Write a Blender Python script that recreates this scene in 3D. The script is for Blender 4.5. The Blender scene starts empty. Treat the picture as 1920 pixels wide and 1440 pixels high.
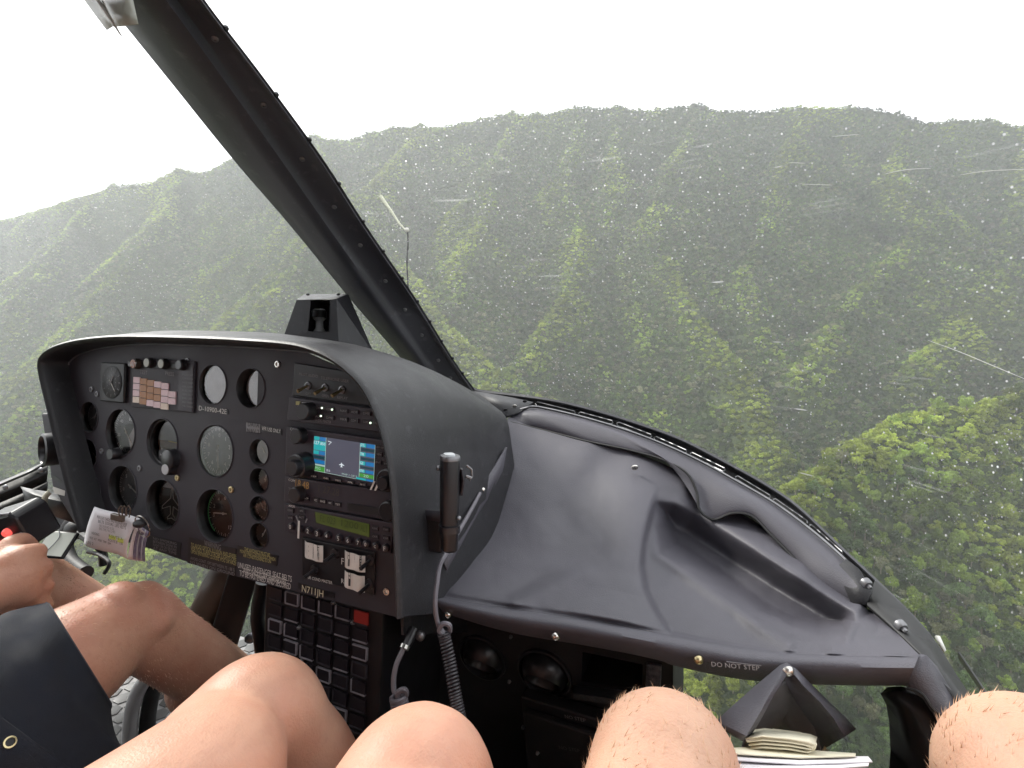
import bpy, math, random
import numpy as np
from mathutils import Vector, Matrix, geometry, noise as mnoise
random.seed(7); rng = np.random.default_rng(7)
sc = bpy.context.scene
COL = sc.collection

# ------------------------------------------------------------------ camera
PITCH, YAW, FPX = math.radians(6.3), math.radians(24.0), 1000.0
cam_d = bpy.data.cameras.new('camera'); cam = bpy.data.objects.new('camera', cam_d); COL.objects.link(cam)
cam_d.sensor_width = 36.0; cam_d.lens = 36.0*FPX/1920.0
cam_d.clip_start = 0.02; cam_d.clip_end = 9000
cam.location = (0, 0, 0); cam.rotation_euler = (math.pi/2-PITCH, 0, YAW)
sc.camera = cam
# ------------------------------------------------------------------ world: overcast sky, hazy sun
SUN_EL, SUN_AZ = math.radians(38), math.radians(-78)      # azimuth clockwise from +Y
w = bpy.data.worlds.new('World'); sc.world = w; w.use_nodes = True
nt = w.node_tree; nt.nodes.clear()
out = nt.nodes.new('ShaderNodeOutputWorld'); bg = nt.nodes.new('ShaderNodeBackground')
sky = nt.nodes.new('ShaderNodeTexSky'); sky.sky_type = 'NISHITA'; sky.sun_disc = False
sky.sun_elevation = SUN_EL; sky.sun_rotation = SUN_AZ
mix = nt.nodes.new('ShaderNodeMix'); mix.data_type = 'RGBA'; mix.inputs[0].default_value = 0.92
mix.inputs[7].default_value = (11.2, 11.3, 11.5, 1)
nt.links.new(sky.outputs[0], mix.inputs[6]); nt.links.new(mix.outputs[2], bg.inputs[0])
bg.inputs[1].default_value = 0.086
nt.links.new(bg.outputs[0], out.inputs[0])
sd = bpy.data.lights.new('sun', 'SUN'); sun = bpy.data.objects.new('sun', sd); COL.objects.link(sun)
sd.energy = 2.5; sd.angle = math.radians(12); sd.color = (1.0, 0.965, 0.9)
sdir = Vector((math.sin(SUN_AZ)*math.cos(SUN_EL), math.cos(SUN_AZ)*math.cos(SUN_EL), math.sin(SUN_EL)))
sun.rotation_euler = sdir.to_track_quat('Z', 'Y').to_euler(); sun.location = (20, 5, 60)
vs = sc.view_settings; vs.view_transform = 'Standard'; vs.look = 'None'; vs.exposure = 1.3; vs.gamma = 1.0
vs.use_curve_mapping = False
sc.render.engine = 'CYCLES'
sc.cycles.max_bounces = 7; sc.cycles.diffuse_bounces = 3; sc.cycles.glossy_bounces = 3
sc.cycles.transparent_max_bounces = 12; sc.cycles.volume_bounces = 1; sc.cycles.transmission_bounces = 4
sc.cycles.use_denoising = True; sc.cycles.sample_clamp_indirect = 6.0
sc.cycles.use_adaptive_sampling = True; sc.cycles.adaptive_threshold = 0.015

# ------------------------------------------------------------------ geometry of the viewpoint: measured directions -> points
CR = cam.rotation_euler.to_matrix()
def P(px, py, Z):
    """point at distance Z (m) ahead along the sight line measured as (px, py) in the 1920x1440 photograph"""
    return CR @ Vector(((px-960)/FPX*Z, (720-py)/FPX*Z, -Z))
def proj(p):
    q = CR.transposed() @ Vector(p)
    return (960+FPX*q.x/-q.z, 720-FPX*q.y/-q.z, -q.z)
class Frame:
    def __init__(s, O, ex, ey):
        s.O = Vector(O); s.ex = Vector(ex).normalized(); s.n = s.ex.cross(Vector(ey)).normalized(); s.ey = s.n.cross(s.ex)
    def pt(s, u, v, h=0): return s.O + s.ex*u + s.ey*v + s.n*h
    def uv(s, px, py, h=0):
        d = P(px, py, 1); t = (s.O + s.n*h).dot(s.n)/d.dot(s.n); q = d*t - s.O
        return (q.dot(s.ex), q.dot(s.ey))
    def at(s, px, py, h=0, h2=None):
        u, v = s.uv(px, py, h); return s.pt(u, v, h if h2 is None else h2)
    def mat(s, u, v, h=0):
        m = Matrix((s.ex, s.ey, s.n)).transposed().to_4x4(); m.translation = s.pt(u, v, h); return m
IDF = Frame((0,0,0), (1,0,0), (0,1,0))

# ------------------------------------------------------------------ materials
def mat(name, color, rough=0.5, metal=0.0, var=0.0, vscale=20.0, bump=0.0, bscale=300.0, spec=None, emit=None, estr=1.0, sss=0.0, coat=0.0, wear=None):
    m = bpy.data.materials.new(name); m.use_nodes = True
    n = m.node_tree; b = n.nodes['Principled BSDF']
    b.inputs['Base Color'].default_value = (*color, 1); b.inputs['Roughness'].default_value = rough
    b.inputs['Metallic'].default_value = metal
    if spec is not None: b.inputs['Specular IOR Level'].default_value = spec
    if coat: b.inputs['Coat Weight'].default_value = coat; b.inputs['Coat Roughness'].default_value = 0.05
    if sss:
        b.inputs['Subsurface Weight'].default_value = sss; b.inputs['Subsurface Radius'].default_value = (1.0, .35, .18)
        b.inputs['Subsurface Scale'].default_value = 0.012
    if emit: b.inputs['Emission Color'].default_value = (*emit, 1); b.inputs['Emission Strength'].default_value = estr
    geo = n.nodes.new('ShaderNodeTexCoord')
    if var:
        t = n.nodes.new('ShaderNodeTexNoise'); t.inputs['Scale'].default_value = vscale; t.inputs['Detail'].default_value = 5
        n.links.new(geo.outputs['Object'], t.inputs['Vector'])
        r = n.nodes.new('ShaderNodeMapRange'); r.inputs[1].default_value = .3; r.inputs[2].default_value = .7
        r.inputs[3].default_value = 1-var; r.inputs[4].default_value = 1+var
        n.links.new(t.outputs[0], r.inputs[0])
        mx = n.nodes.new('ShaderNodeVectorMath'); mx.operation = 'SCALE'; mx.inputs[0].default_value = color
        n.links.new(r.outputs[0], mx.inputs['Scale'])
        last = mx.outputs[0]
        if wear:
            t2 = n.nodes.new('ShaderNodeTexNoise'); t2.inputs['Scale'].default_value = vscale*6; t2.inputs['Detail'].default_value = 8
            n.links.new(geo.outputs['Object'], t2.inputs['Vector'])
            r2 = n.nodes.new('ShaderNodeMapRange'); r2.inputs[1].default_value = .60; r2.inputs[2].default_value = .72
            n.links.new(t2.outputs[0], r2.inputs[0])
            mm = n.nodes.new('ShaderNodeMix'); mm.data_type = 'RGBA'; mm.inputs[7].default_value = (*wear, 1)
            n.links.new(r2.outputs[0], mm.inputs[0]); n.links.new(last, mm.inputs[6]); last = mm.outputs[2]
        n.links.new(last, b.inputs['Base Color'])
        rr = n.nodes.new('ShaderNodeMapRange'); rr.inputs[1].default_value = .3; rr.inputs[2].default_value = .7
        rr.inputs[3].default_value = max(0.02, rough-.09); rr.inputs[4].default_value = min(1, rough+.09)
        n.links.new(t.outputs[0], rr.inputs[0]); n.links.new(rr.outputs[0], b.inputs['Roughness'])
    if bump:
        t = n.nodes.new('ShaderNodeTexNoise'); t.inputs['Scale'].default_value = bscale; t.inputs['Detail'].default_value = 3
        n.links.new(geo.outputs['Object'], t.inputs['Vector'])
        bp = n.nodes.new('ShaderNodeBump'); bp.inputs['Strength'].default_value = bump; bp.inputs['Distance'].default_value = .002
        n.links.new(t.outputs[0], bp.inputs['Height']); n.links.new(bp.outputs[0], b.inputs['Normal'])
    return m
M = dict(
 panel=mat('panel_paint', (.031,.028,.037), .62, var=.10, vscale=9, bump=.10, bscale=900),
 hood=mat('hood_crackle', (.014,.0138,.0168), .46, var=.12, vscale=14, bump=.35, bscale=700, wear=(.035,.035,.04)),
 post=mat('post_paint', (.046,.046,.055), .42, var=.15, vscale=10, bump=.12, bscale=500, wear=(.075,.075,.085)),
 pad=mat('pad_vinyl', (.066,.063,.077), .54, var=.12, vscale=8, bump=.32, bscale=650),
 frame=mat('frame_black', (.026,.026,.031), .45, var=.2, vscale=18, bump=.1, wear=(.08,.08,.085)),
 rubber=mat('rubber_black', (.012,.012,.013), .6, var=.15, vscale=30, bump=.1),
 black=mat('black_plastic', (.010,.0095,.012), .4, var=.15, vscale=25),
 knob=mat('knob_black', (.014,.013,.016), .33),
 dark=mat('cabinet_black', (.010,.009,.011), .6, var=.3, vscale=12, bump=.2, bscale=200),
 radio=mat('radio_face', (.026,.020,.030), .5, var=.12, vscale=30),
 key=mat('key_dark', (.012,.009,.014), .45),
 wall=mat('well_black', (.006,.006,.007), .5),
 dial=mat('dial_black', (.012,.012,.014), .5, var=.2, vscale=40),
 dialg=mat('dial_grey', (.48,.50,.52), .55, var=.12, vscale=60),  # door-opening reflection painted into the dial colour; also used for plain pale caps
 dialm=mat('dial_mid', (.085,.09,.095), .5, var=.3, vscale=40),
 dialb=mat('dial_brown', (.045,.034,.026), .5, var=.3, vscale=40),
 white=mat('print_white', (.62,.61,.58), .6),
 dim=mat('print_dim', (.21,.20,.21), .6),
 yellow=mat('print_yellow', (.42,.38,.16), .6),
 green=mat('print_green', (.12,.5,.2), .6),
 silver=mat('bare_metal', (.62,.6,.56), .28, 1.0, var=.1, vscale=60),
 steel=mat('dull_metal', (.20,.20,.21), .42, .8, var=.2, vscale=30),
 brass=mat('yellow_metal', (.52,.44,.25), .32, 1.0),
 cell=mat('cell_edge', (.25,.24,.27), .4, .1, var=.3, vscale=90),
 paper=mat('paper_white', (.72,.70,.73), .75, var=.03, vscale=15),
 cream=mat('paper_cream', (.74,.70,.55), .75, var=.05, vscale=12),
 tape=mat('tape_white', (.62,.60,.56), .6, var=.1, vscale=50),
 ink=mat('ink_black', (.02,.02,.025), .7),
 marker=mat('ink_yellow', (.62,.68,.14), .7),
 lila=mat('paper_edges', (.36,.31,.42), .7, var=.3, vscale=120),
 red=mat('red_cap', (.30,.025,.02), .4),
 shorts=mat('shorts_cloth', (.011,.014,.023), .85, var=.22, vscale=30, bump=.5, bscale=1000),
 shirt=mat('shirt_cloth', (.20,.22,.25), .9, bump=.3, bscale=900),
 seat=mat('seat_cloth', (.035,.035,.038), .85, bump=.3, bscale=500),
 hair=mat('body_hair', (.78,.55,.38), .6),
 glassc=None, bronze=mat('duct_leather', (.11,.082,.062), .36, var=.25, vscale=10, bump=.15, bscale=200),
 led=mat('led_white', (.5,.6,.5), .4, emit=(.8,1,.75), estr=.8),
 foil=mat('holder_clear', (.42,.43,.38), .25, var=.25, vscale=30),
)
def skin(name, c1, c2, c3):
    m = mat(name, c1, .48, sss=.22, bump=.35, bscale=420)
    n = m.node_tree; b = n.nodes['Principled BSDF']; tc = n.nodes['Texture Coordinate']
    t = n.nodes.new('ShaderNodeTexNoise'); t.inputs['Scale'].default_value = 9; t.inputs['Detail'].default_value = 4
    t2 = n.nodes.new('ShaderNodeTexNoise'); t2.inputs['Scale'].default_value = 130; t2.inputs['Detail'].default_value = 6
    n.links.new(tc.outputs['Object'], t.inputs[0]); n.links.new(tc.outputs['Object'], t2.inputs[0])
    cr = n.nodes.new('ShaderNodeValToRGB'); e = cr.color_ramp.elements
    e[0].position = .38; e[0].color = (*c2, 1); e[1].position = .60; e[1].color = (*c1, 1)
    mx = n.nodes.new('ShaderNodeMix'); mx.data_type = 'RGBA'; mx.inputs[7].default_value = (*c3, 1)
    r = n.nodes.new('ShaderNodeMapRange'); r.inputs[1].default_value = .5; r.inputs[2].default_value = .75; r.inputs[4].default_value = .3
    n.links.new(t.outputs[0], cr.inputs[0]); n.links.new(t2.outputs[0], r.inputs[0]); n.links.new(r.outputs[0], mx.inputs[0])
    n.links.new(cr.outputs[0], mx.inputs[6]); n.links.new(mx.outputs[2], b.inputs['Base Color'])
    b.inputs['Specular IOR Level'].default_value = .35
    return m
M['skin_a'] = skin('skin_tanned', (.56,.31,.215), (.49,.225,.155), (.41,.18,.125))
M['skin_b'] = skin('skin_fair', (.60,.345,.245), (.55,.27,.185), (.48,.25,.18))
M['skin_c'] = skin('skin_pale', (.57,.35,.245), (.52,.29,.20), (.44,.24,.165))
# dial cover glass: mostly clear, mirrors the bright door openings
def clear_glass(name, refl, tint=(1,1,1)):
    m = bpy.data.materials.new(name); m.use_nodes = True; n = m.node_tree; n.nodes.clear()
    o = n.nodes.new('ShaderNodeOutputMaterial'); mx = n.nodes.new('ShaderNodeMixShader')
    tr = n.nodes.new('ShaderNodeBsdfTransparent'); tr.inputs[0].default_value = (*tint, 1)
    gl = n.nodes.new('ShaderNodeBsdfGlossy'); gl.inputs['Roughness'].default_value = .04
    fr = n.nodes.new('ShaderNodeFresnel'); fr.inputs[0].default_value = 1.5
    mu = n.nodes.new('ShaderNodeMath'); mu.operation = 'MULTIPLY'; mu.inputs[1].default_value = refl
    n.links.new(fr.outputs[0], mu.inputs[0]); n.links.new(mu.outputs[0], mx.inputs[0])
    n.links.new(tr.outputs[0], mx.inputs[1]); n.links.new(gl.outputs[0], mx.inputs[2]); n.links.new(mx.outputs[0], o.inputs[0])
    return m
M['glassc'] = clear_glass('dial_glass', .9); M['glassr'] = clear_glass('dial_glass_worn', 2.2)
M['film'] = clear_glass('clear_film', 1.4, (.82,.83,.78))

# ------------------------------------------------------------------ mesh builder
class MB:
    def __init__(s): s.v = []; s.f = []; s.mi = []; s.m = 0
    def add(s, vs, fs):
        o = len(s.v); s.v += [tuple(x) for x in vs]; s.f += [tuple(i+o for i in f) for f in fs]; s.mi += [s.m]*len(fs); return s
    def box(s, F, u0, u1, v0, v1, h0, h1):
        p = [F.pt(u, v, h) for h in (h0, h1) for u, v in ((u0,v0),(u1,v0),(u1,v1),(u0,v1))]
        return s.add(p, [(3,2,1,0),(4,5,6,7),(0,1,5,4),(1,2,6,5),(2,3,7,6),(3,0,4,7)])
    def bar(s, a, b, w, t, up=(0,0,1)):
        a, b = Vector(a), Vector(b); d = (b-a).normalized(); x = d.cross(Vector(up)).normalized(); y = x.cross(d)
        p = [q + x*i*w/2 + y*j*t/2 for q in (a, b) for i, j in ((-1,-1),(1,-1),(1,1),(-1,1))]
        return s.add(p, [(3,2,1,0),(4,5,6,7),(0,1,5,4),(1,2,6,5),(2,3,7,6),(3,0,4,7)])
    def prism(s, pts0, pts1):
        n = len(pts0)
        return s.add(list(pts0)+list(pts1), [tuple(range(n-1,-1,-1)), tuple(range(n, 2*n))] + [(i,(i+1)%n,n+(i+1)%n,n+i) for i in range(n)])
    def loft(s, secs, closed=False, capa=False, capb=False):
        n = len(secs[0]); o = [v for sec in secs for v in sec]; f = []
        for i in range(len(secs)-1):
            for j in range(n if closed else n-1):
                k = (j+1) % n; f.append((i*n+j, i*n+k, (i+1)*n+k, (i+1)*n+j))
        if capa: f.append(tuple(range(n-1,-1,-1)))
        if capb: f.append(tuple((len(secs)-1)*n+j for j in range(n)))
        return s.add(o, f)
    def tube(s, path, r, seg=8, caps=True, scale=None):
        path = [Vector(p) for p in path]; secs = []; N = len(path)
        rr = r if isinstance(r, (list, tuple)) else [r]*N
        prev = None
        for i, p in enumerate(path):
            d = (path[min(i+1,N-1)]-path[max(i-1,0)]).normalized()
            if prev is None:
                x = d.orthogonal().normalized()
            else:
                x = (prev - d*prev.dot(d)).normalized()
            prev = x; y = d.cross(x)
            secs.append([p + (x*math.cos(a) + y*math.sin(a))*rr[i] for a in [2*math.pi*k/seg for k in range(seg)]])
        return s.loft(secs, True, caps, caps)
    def cyl(s, a, b, r0, r1=None, seg=24):
        return s.tube([a, b], [r0, r0 if r1 is None else r1], seg)
    def lathe(s, F, u, v, prof, seg=32, cap0=False, cap1=False):
        """profile of (r, h) rings about the frame normal at (u, v)"""
        secs = [[F.pt(u+r*math.cos(t), v+r*math.sin(t), h) for t in [2*math.pi*k/seg for k in range(seg)]] for r, h in prof]
        return s.loft(secs, True, cap0, cap1)
    def ell(s, c, r, seg=16, ax=None):
        c = Vector(c); ax = ax or (Vector((1,0,0)),Vector((0,1,0)),Vector((0,0,1))); secs = []
        for i in range(seg//2+1):
            th = math.pi*max(1e-3, min(i/(seg//2), 1-1e-3))
            secs.append([c + ax[0]*(r[0]*math.sin(th)*math.cos(a)) + ax[1]*(r[1]*math.sin(th)*math.sin(a)) - ax[2]*(r[2]*math.cos(th)) for a in [2*math.pi*k/seg for k in range(seg)]])
        return s.loft(secs, True, True, True)
    def mesh(s, name, mats, org=(0,0,0), smooth=True, ang=40):
        me = bpy.data.meshes.new(name); o = Vector(org)
        me.from_pydata([(x[0]-o.x, x[1]-o.y, x[2]-o.z) for x in s.v], [], s.f)
        for m in (mats if isinstance(mats, (list, tuple)) else [mats]): me.materials.append(m)
        if max(s.mi, default=0): me.polygons.foreach_set('material_index', s.mi)
        if smooth:
            me.polygons.foreach_set('use_smooth', [True]*len(me.polygons)); me.set_sharp_from_angle(angle=math.radians(ang))
        me.update(); return me
    def build(s, name, mats, parent=None, smooth=True, ang=40, bevel=0, label=None, org=None):
        if org is None:
            if parent is not None: org = WL[parent.name]
            else:
                a = np.array(s.v); org = ((a[:,0].min()+a[:,0].max())/2, (a[:,1].min()+a[:,1].max())/2, a[:,2].min())
        me = s.mesh(name, mats, org, smooth, ang)
        o = link(name, me, parent, org)
        if bevel:
            b = o.modifiers.new('bevel', 'BEVEL'); b.width = bevel; b.segments = 2; b.limit_method = 'ANGLE'; b.angle_limit = math.radians(45)
        if label: o['label'] = label
        return o
WL = {}
def link(name, data, parent=None, org=(0,0,0)):
    """org is the object's place in the world"""
    o = bpy.data.objects.new(name, data); COL.objects.link(o)
    org = Vector(org); WL[o.name] = org.copy()
    if parent is not None: o.parent = parent; o.location = org - WL[parent.name]
    else: o.location = org
    return o
def tag(o, label, cat, group=None, kind=None):
    if kind: o['kind'] = kind
    if label: o['label'] = label
    if cat: o['category'] = cat
    if group: o['group'] = group
    return o
def thing(name, loc, label, cat, group=None):
    return tag(link(name, None, None, loc), label, cat, group)
def struct(o): o['kind'] = 'structure'; return o

_txt = {}
def text_mesh(s):
    if s in _txt: return _txt[s]
    c = bpy.data.curves.new('lettering', 'FONT'); c.body = s; c.size = 1.0; c.align_x = 'CENTER'; c.align_y = 'CENTER'; c.resolution_u = 2
    c.space_line = 0.95
    o = bpy.data.objects.new('lettering', c); me = bpy.data.meshes.new_from_object(o)
    bpy.data.objects.remove(o); _txt[s] = me; return me
def text(s, F, a, b, m, parent, h=0.0008, height=None, name='lettering', label=None, hp=None):
    """lettering fitted between photo positions a and b (left and right end of the line) on frame F"""
    hp = h if hp is None else hp
    ua, va = F.uv(*a, hp); ub, vb = F.uv(*b, hp)
    src = text_mesh(s); me = src.copy()
    co = np.empty(len(me.vertices)*3); me.vertices.foreach_get('co', co); co = co.reshape(-1,3)
    mn, mx = co.min(0), co.max(0); wd = mx[0]-mn[0]; ht = mx[1]-mn[1]
    L = math.hypot(ub-ua, vb-va); k = L/wd; ky = k if height is None else height/ht
    ang = math.atan2(vb-va, ub-ua)
    x = (co[:,0]-(mn[0]+mx[0])/2)*k; y = (co[:,1]-(mn[1]+mx[1])/2)*ky
    cu, cv = (ua+ub)/2, (va+vb)/2
    org = WL[parent.name]
    vv = [F.pt(cu+X*math.cos(ang)-Y*math.sin(ang), cv+X*math.sin(ang)+Y*math.cos(ang), h)-org for X, Y in zip(x, y)]
    me.vertices.foreach_set('co', [c for q in vv for c in q]); me.materials.clear(); me.materials.append(m); me.update()
    o = link(name, me, parent, org)
    if label: o['label'] = label
    return o
def interp(pts, t):
    """smooth (Catmull-Rom) curve through pts, t in 0..1 by index"""
    n = len(pts)-1; x = min(max(t,0),1)*n; i = min(int(x), n-1); f = x-i
    p = [np.array(pts[max(0,min(n,i+k))], float) for k in (-1,0,1,2)]
    return 0.5*((2*p[1])+(-p[0]+p[2])*f+(2*p[0]-5*p[1]+4*p[2]-p[3])*f*f+(-p[0]+3*p[1]-3*p[2]+p[3])*f**3)
def curve(pts, n): return [Vector(interp(pts, i/(n-1))) for i in range(n)]
# ------------------------------------------------------------------ terrain
def _vnoise(x, y, seed=0):
    xi = np.floor(x).astype(np.int64); yi = np.floor(y).astype(np.int64); xf = x-xi; yf = y-yi
    u = xf*xf*(3-2*xf); v = yf*yf*(3-2*yf)
    def h(a, b):
        n = (a*374761393 + b*668265263 + seed*982451653) & 0xffffffff
        n = ((n ^ (n >> 13))*1274126177) & 0xffffffff
        return ((n ^ (n >> 16)) & 0xffff)/65535.0
    return (h(xi,yi)*(1-u)+h(xi+1,yi)*u)*(1-v)+(h(xi,yi+1)*(1-u)+h(xi+1,yi+1)*u)*v
def fbm(x, y, scale, octv=5, seed=0):
    s = 0; a = 1; t = 0; f = 1/scale
    for i in range(octv): s = s+a*(_vnoise(x*f, y*f, seed+i)-.5); t += a; a *= .5; f *= 2.03
    return s/t*2
CREST = [(-900,600,1500),(-500,520,1350),(-150,450,1220),(0,415,1160),(90,390,1140),(180,360,1120),(215,348,1110),(280,346,1100),(340,318,1090),(390,322,1080),(440,300,1060),(520,275,1040),(590,262,1030),(650,264,1020),(700,250,1010),(740,240,1005),(790,234,1000),(820,238,995),(900,224,985),(960,214,975),(1005,217,970),(1080,205,960),(1160,203,945),(1230,203,935),(1310,195,920),(1350,209,915),(1420,206,905),(1500,200,890),(1590,203,880),(1680,212,865),(1720,232,860),(1780,234,855),(1850,230,850),(1920,243,840),(2100,250,820),(2400,240,800),(3000,300,760)]
SPURS = [
 [(1310,195,920),(1293,252,850),(1255,330,780),(1219,405,720),(1245,485,660),(1300,580,590),(1389,687,510),(1450,850,420),(1500,980,360)],
 [(1100,205,955),(1060,330,830),(1090,430,735),(1065,540,640),(1010,630,560),(930,720,480),(800,900,380)],
 [(1500,200,890),(1490,262,835),(1450,350,760),(1431,415,710),(1394,511,635),(1420,600,575),(1480,690,520)],
 [(1686,212,865),(1672,325,770),(1750,389,715),(1690,460,660),(1617,532,605),(1560,620,550),(1500,700,500)],
 [(2600,560,520),(2200,640,430),(1920,745,340),(1780,775,325),(1690,792,315),(1600,850,300),(1510,915,285),(1460,1010,265),(1420,1150,235)],
 [(1920,243,840),(1900,400,720),(1830,500,640),(1800,600,570),(1700,700,500)],
 [(790,234,1000),(720,330,860),(600,430,740),(500,560,630),(420,760,500),(330,1000,380)],
 [(340,318,1090),(300,420,930),(200,540,780),(110,680,640),(0,850,500)],
 [(590,262,1030),(650,370,860),(740,470,720),(800,560,630),(860,640,550),(960,720,480),(1080,780,420)],
 [(0,415,1160),(-60,520,960),(-200,700,760),(-350,900,600)],
 [(960,214,975),(930,330,840),(900,430,730),(850,520,650)],
 [(1160,203,945),(1150,300,850),(1140,380,780)],
 [(180,360,1120),(120,450,980),(40,560,830)],
 [(-1500,900,500),(-800,1000,420),(-200,1150,330)],
]
def world_poly(l): return [P(*q) for q in l]
SEG = []
def _addline(pts, k, jit=0):
    for a, b in zip(pts[:-1], pts[1:]): SEG.append((a, b, k))
_addline(world_poly(CREST), 1.55)
for s_ in SPURS: _addline(world_poly(s_), 1.12)
def height(x, y):
    wx = x + 26*fbm(x, y, 130, 4, 11); wy = y + 26*fbm(x, y, 130, 4, 23)
    best = np.full(x.shape, -250.0); acc = np.exp(best/9.0*0 - 0)*0 + 1.0; top = best.copy()
    vals = [best]
    for a, b, k in SEG:
        dx, dy = b.x-a.x, b.y-a.y; L2 = dx*dx+dy*dy+1e-6
        # the crest line itself is not warped, its flanks are
        t = np.clip(((x-a.x)*dx+(y-a.y)*dy)/L2, 0, 1); d0 = np.hypot(x-a.x-t*dx, y-a.y-t*dy)
        t1 = np.clip(((wx-a.x)*dx+(wy-a.y)*dy)/L2, 0, 1); d1 = np.hypot(wx-a.x-t1*dx, wy-a.y-t1*dy)
        m = np.clip(d0/60, 0, 1); d = d0*(1-m)+d1*m; tt = t*(1-m)+t1*m
        z = a.z+(b.z-a.z)*tt - k*(np.sqrt(d*d+36)-6)*(1-.12*np.clip(d/400,0,1)); vals.append(z)
    V = np.stack(vals); mx = V.max(0); z = mx + 5*np.log(np.exp((V-mx)/5).sum(0)) - 2
    r = np.hypot(x, y); amp = np.clip((r-100)/300, .2, 1)
    crestd = np.abs(mx-z)
    z = z + amp*(9*fbm(x, y, 70, 4, 5)*np.clip(r/900,0,1) + 3.5*fbm(x, y, 22, 3, 9))
    return z
A0 = math.pi/2+YAW
az = np.concatenate([np.linspace(-math.pi, -1.15, 60, endpoint=False), np.linspace(-1.15, 1.15, 560), np.linspace(1.15, math.pi, 61)[1:]])
rad = np.concatenate([[0.0], np.geomspace(70, 1800, 450), np.geomspace(2000, 5200, 12)])
AZ, RD = np.meshgrid(az[:-1], rad, indexing='ij')
X = RD*np.cos(A0-AZ); Y = RD*np.sin(A0-AZ); Zt = height(X, Y)
nA, nR = X.shape
idx = np.arange(nA*nR).reshape(nA, nR); nx = np.roll(idx, -1, axis=0)
quads = np.stack([idx[:,:-1], idx[:,1:], nx[:,1:], nx[:,:-1]], -1).reshape(-1, 4)
me = bpy.data.meshes.new('mountain_terrain')
me.vertices.add(nA*nR); me.vertices.foreach_set('co', np.stack([X,Y,Zt],-1).ravel())
me.loops.add(len(quads)*4); me.loops.foreach_set('vertex_index', quads.ravel())
me.polygons.add(len(quads)); me.polygons.foreach_set('loop_start', np.arange(len(quads))*4)
me.update(calc_edges=True); me.polygons.foreach_set('use_smooth', [True]*len(quads))
def soil_material():
    m = bpy.data.materials.new('forest_floor'); m.use_nodes = True; n = m.node_tree; b = n.nodes['Principled BSDF']
    g = n.nodes.new('ShaderNodeNewGeometry'); t = n.nodes.new('ShaderNodeTexNoise'); t.inputs['Scale'].default_value = .22; t.inputs['Detail'].default_value = 9; t.inputs['Roughness'].default_value = .7
    n.links.new(g.outputs['Position'], t.inputs['Vector'])
    cr = n.nodes.new('ShaderNodeValToRGB'); e = cr.color_ramp.elements
    e[0].position = .3; e[0].color = (.018,.026,.012,1); e[1].position = .72; e[1].color = (.085,.105,.030,1)
    x = cr.color_ramp.elements.new(.5); x.color = (.040,.055,.020,1)
    n.links.new(t.outputs[0], cr.inputs[0]); n.links.new(cr.outputs[0], b.inputs['Base Color'])
    b.inputs['Roughness'].default_value = .9; b.inputs['Specular IOR Level'].default_value = .1
    bp = n.nodes.new('ShaderNodeBump'); bp.inputs['Distance'].default_value = 2.5; bp.inputs['Strength'].default_value = .8
    n.links.new(t.outputs[0], bp.inputs['Height']); n.links.new(bp.outputs[0], b.inputs['Normal'])
    return m
me.materials.append(soil_material())
terr = struct(link('mountain_terrain', me))
from mathutils.bvhtree import BVHTree

# ------------------------------------------------------------------ trees
def leaf_material(name, c, lo=.55, hi=1.5):
    m = bpy.data.materials.new(name); m.use_nodes = True; n = m.node_tree; b = n.nodes['Principled BSDF']
    oi = n.nodes.new('ShaderNodeObjectInfo'); g = n.nodes.new('ShaderNodeNewGeometry')
    t = n.nodes.new('ShaderNodeTexNoise'); t.inputs['Scale'].default_value = .016; t.inputs['Detail'].default_value = 5
    n.links.new(g.outputs['Position'], t.inputs['Vector'])
    t2 = n.nodes.new('ShaderNodeTexNoise'); t2.inputs['Scale'].default_value = .6; t2.inputs['Detail'].default_value = 3
    n.links.new(g.outputs['Position'], t2.inputs['Vector'])
    r1 = n.nodes.new('ShaderNodeMapRange'); r1.inputs[1].default_value=.38; r1.inputs[2].default_value=.64; r1.inputs[3].default_value=.62; r1.inputs[4].default_value=1.5
    r2 = n.nodes.new('ShaderNodeMapRange'); r2.inputs[1].default_value=0; r2.inputs[2].default_value=1; r2.inputs[3].default_value=lo; r2.inputs[4].default_value=hi
    r3 = n.nodes.new('ShaderNodeMapRange'); r3.inputs[1].default_value=.35; r3.inputs[2].default_value=.65; r3.inputs[3].default_value=.75; r3.inputs[4].default_value=1.3
    n.links.new(t.outputs[0], r1.inputs[0]); n.links.new(oi.outputs['Random'], r2.inputs[0]); n.links.new(t2.outputs[0], r3.inputs[0])
    a = n.nodes.new('ShaderNodeMath'); a.operation='MULTIPLY'; n.links.new(r1.outputs[0], a.inputs[0]); n.links.new(r2.outputs[0], a.inputs[1])
    a2 = n.nodes.new('ShaderNodeMath'); a2.operation='MULTIPLY'; n.links.new(a.outputs[0], a2.inputs[0]); n.links.new(r3.outputs[0], a2.inputs[1])
    s = n.nodes.new('ShaderNodeVectorMath'); s.operation='SCALE'; s.inputs[0].default_value=c; n.links.new(a2.outputs[0], s.inputs['Scale'])
    n.links.new(s.outputs[0], b.inputs['Base Color']); b.inputs['Roughness'].default_value=.62; b.inputs['Specular IOR Level'].default_value=.25
    tl = n.nodes.new('ShaderNodeBsdfTranslucent'); n.links.new(s.outputs[0], tl.inputs[0])
    mx = n.nodes.new('ShaderNodeMixShader'); mx.inputs[0].default_value=.28
    n.links.new(b.outputs[0], mx.inputs[1]); n.links.new(tl.outputs[0], mx.inputs[2]); n.links.new(mx.outputs[0], n.nodes['Material Output'].inputs[0])
    return m
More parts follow.
